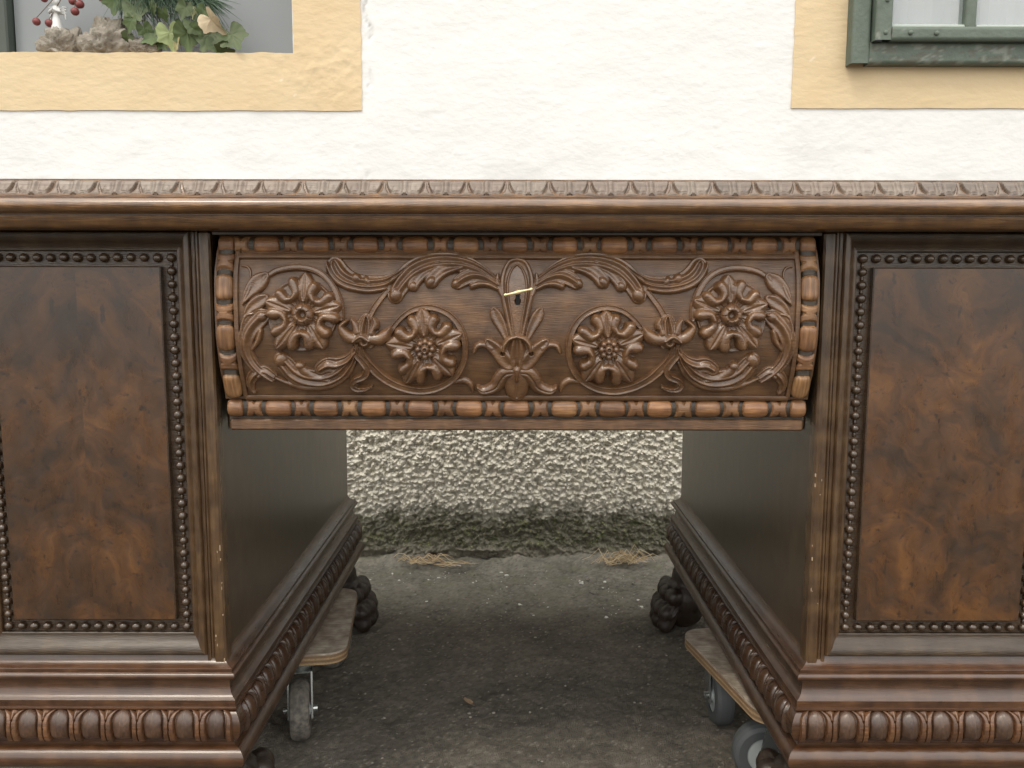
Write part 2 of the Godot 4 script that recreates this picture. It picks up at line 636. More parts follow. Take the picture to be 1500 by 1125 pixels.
func make_materials() -> void:
	for q in [[n_lump, 1.0, 3, FastNoiseLite.TYPE_SIMPLEX_SMOOTH], [n_fine, 1.0, 4, FastNoiseLite.TYPE_SIMPLEX_SMOOTH], [n_cell, 1.0, 1, FastNoiseLite.TYPE_CELLULAR], [n_streak, 1.0, 3, FastNoiseLite.TYPE_PERLIN]]:
		q[0].frequency = q[1]
		q[0].fractal_octaves = q[2]
		q[0].noise_type = q[3]
		q[0].seed = 11 + q[2]
	n_cell.cellular_return_type = FastNoiseLite.RETURN_DISTANCE
	mats.t_grain = noise_tex(3, 0.02, Color(0.62, 0.58, 0.55), Color(1, 1, 1), 4, 512)
	mats.t_grain_soft = noise_tex(4, 0.02, Color(0.78, 0.75, 0.72), Color(1, 1, 1), 4, 512)
	mats.t_blotch = noise_tex(5, 0.012, Color(0.62, 0.58, 0.56), Color(1, 1, 1), 4, 512)
	mats.t_blotch_soft = noise_tex(6, 0.012, Color(0.82, 0.8, 0.78), Color(1, 1, 1), 4, 512)
	mats.t_rough = noise_tex(7, 0.015, Color(0.34, 0.34, 0.34), Color(0.60, 0.60, 0.60), 4, 512)
	mats.t_rough_low = noise_tex(8, 0.015, Color(0.22, 0.22, 0.22), Color(0.46, 0.46, 0.46), 4, 512)
	mats.t_pores = noise_tex(9, 0.06, Color.BLACK, Color.WHITE, 3, 512)
	mats.t_plaster = noise_tex(10, 0.012, Color.BLACK, Color.WHITE, 6, 1024)
	mats.t_grit = noise_tex(12, 0.09, Color.BLACK, Color.WHITE, 3, 512)
	var gx := Vector3(1.6, 22, 22)
	var gy := Vector3(22, 1.6, 22)
	var gz := Vector3(22, 22, 1.6)
	mats.top = wood(Vector3(0.2741, 0.1409, 0.0469), gx, 0.3, 0.75, 0.35, 0.2)
	mats.leaf = wood(Vector3(0.1926, 0.1408, 0.1032), gx, 0.5, 0.35, 0.2, 0.4, 0.1)
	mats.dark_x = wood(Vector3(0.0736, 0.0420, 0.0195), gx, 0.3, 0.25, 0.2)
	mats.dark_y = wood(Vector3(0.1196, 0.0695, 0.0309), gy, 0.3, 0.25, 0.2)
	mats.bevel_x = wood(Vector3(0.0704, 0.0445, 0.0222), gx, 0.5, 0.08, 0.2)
	mats.plinth_x = wood(Vector3(0.1125, 0.0507, 0.0210), gx, 0.3, 0.4, 0.2, 0.2)
	mats.plinth_x.heightmap_scale = 0.010
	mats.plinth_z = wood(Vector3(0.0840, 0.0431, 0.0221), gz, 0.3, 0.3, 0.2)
	mats.side = wood(Vector3(0.068, 0.043, 0.023), Vector3(5, 0.9, 5), 0.3, 0.4, 0.2, 0.25, 0.1)
	mats.side.heightmap_scale = 0.002
	mats.side.roughness_texture = null
	mats.side.roughness = 0.36
	mats.paw = wood(Vector3(0.040, 0.025, 0.015), gy, 0.5, 0.1, 0.2, 0.4)
	mats.panel = wood(Vector3(0.1868, 0.0977, 0.0418), gx, 0.5, 0.25, 0.2, 0.4)
	mats.carved = wood(Vector3(0.2251, 0.1174, 0.0507), Vector3(6, 20, 20), 0.3, 0.7, 0.2, 0.25)
	mats.egg = wood(Vector3(0.5088, 0.2578, 0.1068), gx, 0.5, 0.3, 0.35, 0.35)
	mats.egg_y = wood(Vector3(0.5376, 0.2870, 0.1197), gy, 0.5, 0.3, 0.35, 0.35)
	mats.dart = wood(Vector3(0.3456, 0.1751, 0.0736), gx, 0.5, 0.3, 0.2, 0.4)
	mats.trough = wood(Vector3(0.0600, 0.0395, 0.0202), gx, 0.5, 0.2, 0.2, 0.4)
	mats.pl_egg = wood(Vector3(0.1364, 0.0667, 0.0320), Vector3(40, 12, 40), 0.5, 0.5, 0.35, 0.3)
	mats.pl_strap = wood(Vector3(0.2484, 0.1148, 0.0446), gx, 0.5, 0.4, 0.35, 0.3)
	mats.bead = wood(Vector3(0.0800, 0.0470, 0.0228), gx, 0.3, 0.6, 0.2, 0.2)
	for k in 2:
		var m := StandardMaterial3D.new()
		m.albedo_color = lin(0.106, 0.060, 0.024) if k == 0 else lin(0.120, 0.067, 0.026)
		m.albedo_texture = burl(21 + k * 30, k == 0)
		m.roughness = 1.0
		m.roughness_texture = mats.t_rough_low
		m.clearcoat_enabled = true
		m.clearcoat = 0.5
		m.clearcoat_roughness = 0.3
		mats["burl%d" % k] = m
	mats.chip = plain(lin(0.27, 0.195, 0.13), 0.8)
	mats.brass = plain(Color(0.84, 0.76, 0.60), 0.42, 0.7)
	mats.black = plain(Color(0.02, 0.018, 0.015), 0.9)
	mats.steel = plain(Color(0.62, 0.63, 0.62), 0.42, 0.8)
	mats.steel.roughness_texture = mats.t_rough
	mats.rubber = coloured(0.85)
	mats.tyre = plain(lin(0.055, 0.060, 0.062), 0.6)
	mats.hub = plain(Color(0.55, 0.57, 0.57), 0.5)
	mats.plaster = coloured(0.92, mats.t_plaster, 0.06, Vector3(2.6, 4.5, 2.6))
	mats.surround = coloured(0.9, mats.t_plaster, 0.08, Vector3(2.2, 4.2, 2.2))
	mats.rough = coloured(0.97, mats.t_grit, 0.5, Vector3.ONE * 9)
	mats.ground = coloured(0.95, mats.t_grit, 0.30, Vector3.ONE * 8)
	mats.paint = coloured(0.55, mats.t_plaster, 0.06, Vector3(6, 6, 6))
	mats.paint_green = plain(lin(0.082, 0.105, 0.082), 0.55)
	mats.board = plain(lin(0.195, 0.208, 0.214), 0.5)
	mats.stone = coloured(0.95, mats.t_grit, 0.4, Vector3.ONE * 7)
	mats.vert = coloured(0.6)
	mats.vert.cull_mode = BaseMaterial3D.CULL_DISABLED
	mats.china = plain(Color(0.78, 0.78, 0.77), 0.3)
	mats.glass = plain(Color(0.9, 0.95, 0.95, 0.12), 0.03)
	mats.glass.transparency = BaseMaterial3D.TRANSPARENCY_ALPHA
	mats.curtain = plain(lin(0.24, 0.235, 0.25), 0.9)

# ---------------------------------------------------------------- the scene

func _ready() -> void:
	rng.seed = 77
	var cam := Camera3D.new()
	cam.name = "camera"
	cam.position = Vector3(-0.0053, 0.70, 0)
	cam.rotation_degrees = Vector3(-6.7, 0, 0.1)
	cam.fov = 48.46
	cam.near = 0.02
	cam.far = 600
	add_child(cam)
	var we := WorldEnvironment.new()
	we.name = "daylight"
	var env := Environment.new()
	var sky_mat := ProceduralSkyMaterial.new()
	sky_mat.sky_top_color = lin(1.0, 1.0, 0.98)
	sky_mat.sky_horizon_color = lin(0.54, 0.53, 0.505)
	sky_mat.sky_curve = 0.6
	sky_mat.ground_bottom_color = Color(0.42, 0.40, 0.37)
	sky_mat.ground_horizon_color = Color(0.55, 0.54, 0.52)
	var sky := Sky.new()
	sky.sky_material = sky_mat
	env.background_mode = Environment.BG_SKY
	env.sky = sky
	env.background_energy_multiplier = 2.0
	env.tonemap_mode = Environment.TONE_MAPPER_LINEAR
	env.tonemap_exposure = 1.75
	env.sdfgi_enabled = true
	env.ssao_enabled = true
	env.ssil_enabled = true
	we.environment = env
	add_child(we)
	var sun := DirectionalLight3D.new()
	sun.name = "veiled_sun"
	sun.light_energy = 0.3
	sun.light_color = Color(1.0, 0.96, 0.90)
	sun.light_angular_distance = 14.0
	sun.shadow_enabled = true
	add_child(sun)
	sun.look_at_from_position(Vector3(-1.6, 4.2, 2.2), Vector3(0, 0, 0))
	make_materials()
	build_ground()
	build_house()
	build_desk()
	build_dollies()
	build_niche_things()
	build_litter()

# ---------------------------------------------------------------- ground and house

func spread(lo: float, hi: float, dense_lo: float, dense_hi: float, fine: float, coarse: float, mid_lo := INF, mid_hi := -INF, mid := 0.0) -> PackedFloat32Array:
	# grid lines: fine steps in the dense part, steps of mid round it, and ever larger ones beyond
	var out := PackedFloat32Array()
	var back := []
	var x := dense_lo
	var s := fine
	while x > lo:
		s = minf(s * 1.35, mid if x > mid_lo else coarse)
		x = maxf(lo, x - s)
		back.append(x)
	back.reverse()
	for b in back:
		out.append(b)
	x = dense_lo
	while x < dense_hi - fine * 0.5:
		out.append(x)
		x += fine
	s = fine
	x = dense_hi
	out.append(x)
	while x < hi:
		s = minf(s * 1.35, mid if x < mid_hi else coarse)
		x = minf(hi, x + s)
		out.append(x)
	return out

func build_ground() -> void:
	var xs := spread(-300, 300, -0.48, 0.48, 0.0036, 60, -1.5, 1.5, 0.013)
	var zs := spread(-400, 300, -2.11, -1.0, 0.0036, 60, -2.11, 0.6, 0.013)
	var nx := xs.size()
	var ny := zs.size()
	var v := PackedVector3Array()
	var c := PackedColorArray()
	for j in ny:
		var z := zs[ny - 1 - j]
		for i in nx:
			var x := xs[i]
			var y := 0.0
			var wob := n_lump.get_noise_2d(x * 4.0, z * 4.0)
			var lit_strip := smoothstep(-1.62, -1.95, z + wob * 0.10)  # daylight behind the desk put into the colour: paler to the wall, darker beneath
			var stone := 1.0 + n_cell.get_noise_2d(x * 95, z * 95)
			var big := 1.0 + n_cell.get_noise_2d(x * 32 + 50, z * 32)
			var fine := n_fine.get_noise_2d(x * 60, z * 60)
			if absf(x) < 1.6 and z > -2.3 and z < 0.7:
				y += 0.0035 * wob + 0.0014 * fine - 0.0018 * stone - 0.0034 * big + 0.0042 + 0.0022 * n_fine.get_noise_2d(x * 19, z * 19 + 8)
				y += 0.018 * pow(smoothstep(-1.99, -2.10, z), 1.5) * (0.7 + n_lump.get_noise_2d(x * 7, 3.0))
			# far from the desk only the broad tones remain
			var near := smoothstep(2.2, 1.3, absf(x)) * smoothstep(1.4, 0.5, z)
			fine *= near
			big = lerpf(0.4, big, near)
			var speck := near * n_fine.get_noise_2d(x * 170 + 31, z * 170)
			var k := Vector3(0.110, 0.096, 0.077).lerp(Vector3(0.205, 0.188, 0.152), lit_strip)
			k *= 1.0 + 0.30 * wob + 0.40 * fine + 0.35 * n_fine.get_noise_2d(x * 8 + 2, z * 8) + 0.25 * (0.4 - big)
			if speck > 0.40:
				k = k.lerp(Vector3(0.34, 0.31, 0.26), minf(1.0, (speck - 0.40) * 6.0) * 0.6)
			if speck < -0.4:
				k *= 0.6
			var green := smoothstep(0.1, 0.4, n_lump.get_noise_2d(x * 9 + 5, z * 14)) * lit_strip
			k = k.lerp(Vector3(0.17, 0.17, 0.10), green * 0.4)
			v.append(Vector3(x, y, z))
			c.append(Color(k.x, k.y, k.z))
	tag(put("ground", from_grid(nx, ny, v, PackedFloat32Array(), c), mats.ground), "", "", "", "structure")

func sheet(xs: PackedFloat32Array, ys: PackedFloat32Array, keep: Callable, point: Callable, tint: Callable, back := 0.0) -> ArrayMesh:
	# a wall face from cells that keep(x, y) holds; where back > 0 its edges turn into the wall
	var nx := xs.size()
	var ny := ys.size()
	var v := PackedVector3Array()
	var c := PackedColorArray()
	for j in ny:
		for i in nx:
			v.append(point.call(xs[i], ys[j]))
			var t: Vector3 = tint.call(xs[i], ys[j])
			c.append(Color(t.x, t.y, t.z))
	var n := PackedVector3Array()
	n.resize(v.size())
	for j in ny:
		for i in nx:
			var k := j * nx + i
			var dx := v[k + (1 if i < nx - 1 else 0)] - v[k - (1 if i > 0 else 0)]
			var dy := v[k + (nx if j < ny - 1 else 0)] - v[k - (nx if j > 0 else 0)]
			n[k] = dx.cross(dy).normalized()
	var on := PackedByteArray()
	on.resize(nx * ny)
	var idx := PackedInt32Array()
	for j in ny - 1:
		for i in nx - 1:
			if keep.call((xs[i] + xs[i + 1]) / 2, (ys[j] + ys[j + 1]) / 2):
				on[j * nx + i] = 1
				var k := j * nx + i
				idx.append_array([k, k + nx, k + nx + 1, k, k + nx + 1, k + 1])
	if back > 0:
		var sides := [[-1, 0, 0, nx], [1, 0, nx + 1, 1], [0, -1, 1, 0], [0, 1, nx, nx + 1]]
		for j in ny - 1:
			for i in nx - 1:
				if not on[j * nx + i]:
					continue
				for s in sides:
					var ii: int = i + s[0]
					var jj: int = j + s[1]
					if ii >= 0 and jj >= 0 and ii < nx - 1 and jj < ny - 1 and on[jj * nx + ii]:
						continue
					var a: int = j * nx + i + s[2]
					var b: int = j * nx + i + s[3]
					var o := Vector3(s[0], s[1], 0)
					var at := v.size()
					for q in [v[a], v[b], v[b] - Vector3(0, 0, back), v[a] - Vector3(0, 0, back)]:
						v.append(q)
						n.append(o)
					for q in [c[a], c[b], c[b], c[a]]:
						c.append(q)
					idx.append_array([at, at + 2, at + 1, at, at + 3, at + 2])
	return compacted(v, n, idx, c)

func trowel(x: float, y: float) -> float:
	# the uneven skin of hand-laid plaster: broad waves, drawn-out ridges and pits
	var f := n_lump.get_noise_2d(x * 2.2, y * 2.2) * 0.0035
	f += n_lump.get_noise_2d(x * 9, y * 16) * 0.0006
	f += n_fine.get_noise_2d(x * 24, y * 60) * 0.00012
	# ridges and pits come here and there only
	f += 0.0018 * maxf(0.0, n_fine.get_noise_2d(x * 9 + 4, y * 34) - 0.26)
	f -= 0.0008 * smoothstep(0.50, 0.62, n_fine.get_noise_2d(x * 15 + 7, y * 26 + 3))
	return f

func build_house() -> void:
	var house := group_node("house", self, Vector3(0, 0, WALL))
	tag(house, "white plastered house wall with yellow window surrounds and rough mossy foot", "house")
	# positions below are in the house's own axes: its wall face is z = 0
	var lx0 := -1.85
	var lx1 := -0.523
	var sill := 1.242
	var keep_wall := func(x: float, y: float) -> bool:
		return not (x > lx0 and x < lx1 and y > sill and y < 2.3) and not (x > 0.80 and x < 1.90 and y > 1.23 and y < 2.3)
	var xs := spread(-6, 6, -1.26, 1.30, 0.0065, 0.8, -2.2, 2.2, 0.03)
	var ys := spread(0.43, 4.5, 0.80, 1.43, 0.0055, 0.6, 0.43, 2.0, 0.03)
	var wall_pt := func(x: float, y: float) -> Vector3:
		var z := trowel(x, y)
		# cracks in the plaster beside the left surround
		var cx: float = -0.348 + 0.018 * n_lump.get_noise_1d(y * 11.0)
		z -= 0.003 * exp(-pow((x - cx) / 0.004, 2)) * smoothstep(0.0, 0.2, n_lump.get_noise_1d(y * 6 + 4) + 0.15)
		return Vector3(x, y, z)
	var wall_col := func(x: float, y: float) -> Vector3:
		var t: float = 0.5 + 0.5 * n_lump.get_noise_2d(x * 3 + 4, y * 3)
		var k := Vector3(0.605, 0.604, 0.595).lerp(Vector3(0.66, 0.658, 0.648), t)
		# grey weathering below the surrounds and towards the foot
		k *= 1.0 - 0.08 * smoothstep(0.1, 0.5, n_fine.get_noise_2d(x * 5 + 2, y * 11)) * smoothstep(1.12, 0.95, y)
		var cx: float = -0.348 + 0.018 * n_lump.get_noise_1d(y * 11.0)
		var fine_crack := exp(-pow((x - cx - 0.006 * n_fine.get_noise_1d(y * 70.0)) / 0.0026, 2)) * smoothstep(-0.1, 0.25, n_lump.get_noise_1d(y * 6 + 4))
		return k * (1.0 - 0.35 * fine_crack)
	put("plaster_wall", sheet(xs, ys, keep_wall, wall_pt, wall_col, 0.14), mats.plaster, house)
	# painted surrounds, a few millimetres proud of the wall
	var yellow := func(x: float, y: float) -> Vector3:
		var t: float = 0.5 + 0.5 * n_lump.get_noise_2d(x * 4 + 14, y * 5)
		var k := Vector3(0.52, 0.400, 0.240).lerp(Vector3(0.57, 0.455, 0.295), t)
		if n_fine.get_noise_2d(x * 17 + 3, y * 40) > 0.66:
			k = k.lerp(Vector3(0.72, 0.65, 0.52), 0.5)
		return k
	var in_left := func(x: float, y: float) -> bool:
		return not (x > lx0 and x < lx1 and y > sill and y < 2.3)
	var in_right := func(x: float, y: float) -> bool:
		return not (x > 0.80 and x < 1.90 and y > 1.23 and y < 2.3)
	var sur_pt := func(x: float, y: float) -> Vector3:
		var z := 0.0034 + trowel(x, y) * 0.8
		var scar := smoothstep(0.22, 0.0, Vector2((x + 0.44) * 1.0, (y - 1.20) * 1.6).length())
		z += scar * (0.0022 * n_lump.get_noise_2d(x * 26, y * 30) + 0.0012 * n_fine.get_noise_2d(x * 40, y * 40))
		var rag := exp(-pow((y - sill) / 0.007, 2)) * (1.0 if x < lx1 + 0.003 else 0.0)
		return Vector3(x + 0.0020 * n_lump.get_noise_1d(y * 18.0), y + 0.0018 * n_lump.get_noise_1d(x * 7.0 + 5) * smoothstep(1.13, 1.115, y) + rag * (0.0030 * n_lump.get_noise_1d(x * 9.0) + 0.0012 * n_fine.get_noise_1d(x * 40.0)), z)
	var lxs := spread(-2.02, -0.3635, -1.2795, -0.3635, 0.1595 / 27.0, 0.4)
	var lys := spread(1.109, 2.5, 1.109, 1.42, 0.133 / 26.0, 0.3)
	put("window_surround", sheet(lxs, lys, in_left, sur_pt, yellow, 0.03), mats.surround, house)
	var rxs := spread(0.660, 2.04, 0.660, 1.30, 0.006, 0.4)
	var rys := spread(1.117, 2.5, 1.117, 1.42, 0.005, 0.3)
	put("window_surround", sheet(rxs, rys, in_right, sur_pt, yellow, 0.03), mats.surround, house)
	# the roughcast foot of the wall, its lowest hand's breadth grown over with moss and dirt
	var px := spread(-6, 6, -0.40, 0.40, 0.0016, 0.8, -1.6, 1.6, 0.006)
	var py := spread(0.0, 0.46, 0.0, 0.342, 0.0016, 0.05)
	var rough_pt := func(x: float, y: float) -> Vector3:
		var edge := 0.132 + 0.020 * n_lump.get_noise_1d(x * 9) + 0.018 * n_fine.get_noise_2d(x * 30, y * 10)
		var up := smoothstep(edge - 0.03, edge + 0.012, y)
		var wx := x + 0.006 * n_fine.get_noise_2d(x * 40, y * 40 + 7)
		var big := maxf(0.0, 0.60 - (1 + n_cell.get_noise_2d(wx * 78, y * 88)))
		var small := maxf(0.0, 0.55 - (1 + n_cell.get_noise_2d(wx * 170 + 9, y * 185)))
		var cast: float = big * 0.017 + small * (0.006 + 0.008 * maxf(0.0, n_lump.get_noise_2d(x * 30, y * 30))) + n_fine.get_noise_2d(x * 34, y * 38) * 0.008 + n_fine.get_noise_2d(x * 130, y * 130) * 0.0022 - 0.005
		var low: float = n_fine.get_noise_2d(x * 46, y * 56) * 0.008 + n_fine.get_noise_2d(x * 110, y * 120) * 0.003 + n_lump.get_noise_2d(x * 9, y * 16) * 0.008 - 0.004
		var z := lerpf(low, cast, up) + 0.012 * smoothstep(0.07, 0.0, y) - 0.018 * smoothstep(0.034, 0.018, y) * smoothstep(-0.2, 0.3, n_lump.get_noise_1d(x * 6 + 9))
		return Vector3(x, y, z + 0.006)
	var rough_col := func(x: float, y: float) -> Vector3:
		var edge := 0.136 + 0.022 * n_lump.get_noise_1d(x * 9) + 0.024 * n_fine.get_noise_2d(x * 30, y * 30)
		var up := smoothstep(edge - 0.040, edge + 0.030, y + 0.022 * n_fine.get_noise_2d(x * 75, y * 75))
		var t := 0.5 + 0.5 * n_fine.get_noise_2d(x * 40 + 8, y * 40)
		var clean := Vector3(0.78, 0.73, 0.61).lerp(Vector3(0.86, 0.83, 0.74), t)
		var moss := Vector3(0.105, 0.100, 0.070).lerp(Vector3(0.24, 0.225, 0.17), clampf(t * 1.5 - 0.35, 0, 1))
		var m := smoothstep(0.12, 0.42, n_fine.get_noise_2d(x * 26 + 40, y * 34))
		moss = moss.lerp(Vector3(0.115, 0.125, 0.055), m * 0.7)
		if n_fine.get_noise_2d(x * 120, y * 120) > 0.42:
			moss = Vector3(0.28, 0.29, 0.13)
		moss = moss.lerp(Vector3(0.26, 0.235, 0.185), smoothstep(0.055, 0.015, y) * 0.9)
		return moss.lerp(clean, up)
	put("roughcast_foot", sheet(px, py, func(_x, _y): return true, rough_pt, rough_col, 0.1), mats.rough, house)
	# left window: a grey painted board closes it behind the sill
	var left := group_node("window", house)
	put("sill", box_mesh(Vector3(lx0 - 0.02, sill - 0.02, -0.14), Vector3(lx1 + 0.02, sill - 0.0065, -0.012), 0.001), plain(lin(0.62, 0.55, 0.42), 0.9), left)
	put("board", box_mesh(Vector3(-1.2575, sill - 0.01, -0.16), Vector3(-0.40, 2.42, -0.135)), mats.board, left)
	put("frame", box_mesh(Vector3(-1.36, sill - 0.01, -0.155), Vector3(-1.26, 2.42, -0.105), 0.004), plain(lin(0.045, 0.055, 0.045), 0.6), left)
	# right window: a green timber window
	var win := group_node("window", house)
	var green := func(x: float, y: float) -> Vector3:
		return Vector3(0.10, 0.145, 0.115)
	put("frame_stile", paint_bar(Vector3(0.783, 1.2115, -0.02), Vector3(0.826, 2.3, 0.040), 1, 3), mats.paint, win)
	put("frame_stile", paint_bar(Vector3(1.86, 1.2115, -0.02), Vector3(1.90, 2.3, 0.040), 1, 4), mats.paint, win)
	put("bottom_rail", paint_bar(Vector3(0.8262, 1.212, -0.02), Vector3(1.86, 1.262, 0.036), 0, 5, 0.55), mats.paint, win)
	put("casement_stile", paint_bar(Vector3(0.829, 1.2585, 0.002), Vector3(0.867, 2.3, 0.060), 1, 6), mats.paint, win)
	put("casement_rail", paint_bar(Vector3(0.8672, 1.2585, 0.002), Vector3(1.84, 1.2895, 0.058), 0, 7), mats.paint, win)
	put("glazing_bar", paint_bar(Vector3(1.040, 1.2895, 0.012), Vector3(1.0655, 2.3, 0.048), 1, 8), mats.paint, win)
	var st := begin()
	add_box(st, Vector3(0.8674, 1.2897, 0.024), Vector3(1.0398, 1.2965, 0.046), 0.003)
	add_box(st, Vector3(1.0657, 1.2897, 0.024), Vector3(1.3, 1.2960, 0.046), 0.003)
	put("putty", st.commit(), plain(lin(0.36, 0.40, 0.36), 0.8), win)
	put("pane", box_mesh(Vector3(0.8674, 1.2967, 0.026), Vector3(1.0398, 2.3, 0.029), 0.0), mats.glass, win)
	put("pane", box_mesh(Vector3(1.0657, 1.2967, 0.026), Vector3(1.84, 2.3, 0.029), 0.0), mats.glass, win)
	var cs := begin()
	var last := Vector3(0.82, 0, -0.035)
	for k in 60:
		var nextp := Vector3(0.82 + (k + 1) * 0.018, 0, -0.035 + 0.012 * sin(k * 0.9) + 0.010 * sin(k * 0.37 + 1))
		quad(cs, last + Vector3.UP * 1.22, last + Vector3.UP * 2.3, nextp + Vector3.UP * 2.3, nextp + Vector3.UP * 1.22)
		last = nextp
	put("curtain", cs.commit(), mats.curtain, win)
	var bolt := SphereMesh.new()
	bolt.radius = 0.0055
	bolt.height = 0.008
	bolt.radial_segments = 12
	bolt.rings = 6
	for b in [[0.8515, 1.2745], [0.8515, 1.346], [0.909, 1.2745], [0.969, 1.2735]]:
		put("bolt", bolt, mats.paint_green, win, Transform3D(Basis(Vector3.RIGHT, PI / 2), Vector3(b[0], b[1], 0.060)))
	put("inner_wall", box_mesh(Vector3(-6, 0, -0.40), Vector3(6, 4.5, -0.20)), plain(Color(0.5, 0.5, 0.48), 0.9), house)

func paint_bar(lo: Vector3, hi: Vector3, axis: int, seed_: int, worn := 0.18) -> ArrayMesh:
	# a painted timber with small dents and flaked places, its colour held by the vertices
	var st := begin()
	var c := (lo + hi) / 2
	var n_long := 60
	var top: float = hi[axis]
	if axis == 1:
		top = minf(top, 1.55)
	var sect := []
	var u := 0 if axis == 1 else 1
	for q in [[lo[u], lo.z], [lo[u], hi.z - 0.004], [lo[u] + 0.004, hi.z], [hi[u] - 0.004, hi.z], [hi[u], hi.z - 0.004], [hi[u], lo.z]]:
		sect.append(q)
	var fine := []
	for i in sect.size() - 1:
		var a = sect[i]
		var b = sect[i + 1]
		var n: int = max(1, int(Vector2(a[0] - b[0], a[1] - b[1]).length() / 0.004))
		for k in n:
			fine.append([lerpf(a[0], b[0], float(k) / n), lerpf(a[1], b[1], float(k) / n)])
	fine.append(sect[-1])
	var v := PackedVector3Array()
	var col := PackedColorArray()
	var long := []
	for i in n_long + 1:
		long.append(lerpf(lo[axis], minf(top, lo[axis] + 0.5), float(i) / n_long))
	if hi[axis] > long[-1] + 0.01:
		long.append(hi[axis])
	for j in fine.size():
		for i in long.size():
			var p := Vector3()
			p[axis] = long[i]
			p[u] = fine[j][0]
			p.z = fine[j][1]
			var f := n_fine.get_noise_3d(p.x * 22 + seed_ * 3, p.y * 22, p.z * 22)
			var s := n_fine.get_noise_3d(p.x * (60 if axis == 1 else 12) + seed_, p.y * (12 if axis == 1 else 70), p.z * 40)
			var k := Vector3(0.082, 0.105, 0.082) * (1.0 + 0.22 * f)
			if f * 0.6 + s * 0.6 > 0.62 - worn:
				k = k.lerp(Vector3(0.26, 0.26, 0.225), 0.35) if n_lump.get_noise_3dv(p * 40) > 0.1 else k.lerp(Vector3(0.085, 0.078, 0.060), 0.75)
				p.z -= 0.0008
			p.z += 0.0006 * f
			v.append(p)
			col.append(Color(k.x, k.y, k.z))
	# i along the bar, j round it
	var m: ArrayMesh
	if axis == 1:
		var v2 := PackedVector3Array()
		var c2 := PackedColorArray()
		for i in long.size():
			for j in fine.size():
				v2.append(v[j * long.size() + i])
				c2.append(col[j * long.size() + i])
		m = from_grid(fine.size(), long.size(), v2, PackedFloat32Array(), c2)
	else:
		m = from_grid(long.size(), fine.size(), v, PackedFloat32Array(), col)
	if axis == 1:
		# close its lower end, which one sees from below
		var cap := begin()
		cap.append_from(m, 0, Transform3D())
		cap.set_color(Color(0.08, 0.10, 0.08))
		quad(cap, Vector3(lo.x, lo.y, lo.z), Vector3(lo.x, lo.y, hi.z - 0.003), Vector3(hi.x, lo.y, hi.z - 0.003), Vector3(hi.x, lo.y, lo.z))
		m = cap.commit()
	return m

# ---------------------------------------------------------------- the desk

func build_desk() -> void:
	var desk := group_node("desk", self, Vector3(0, 0, FZ))
	tag(desk, "dark carved wooden writing desk with two pedestals and a bowed drawer", "desk")
	build_desktop(desk)
	for s in [-1.0, 1.0]:
		build_pedestal(desk, s)
	build_drawer(desk)

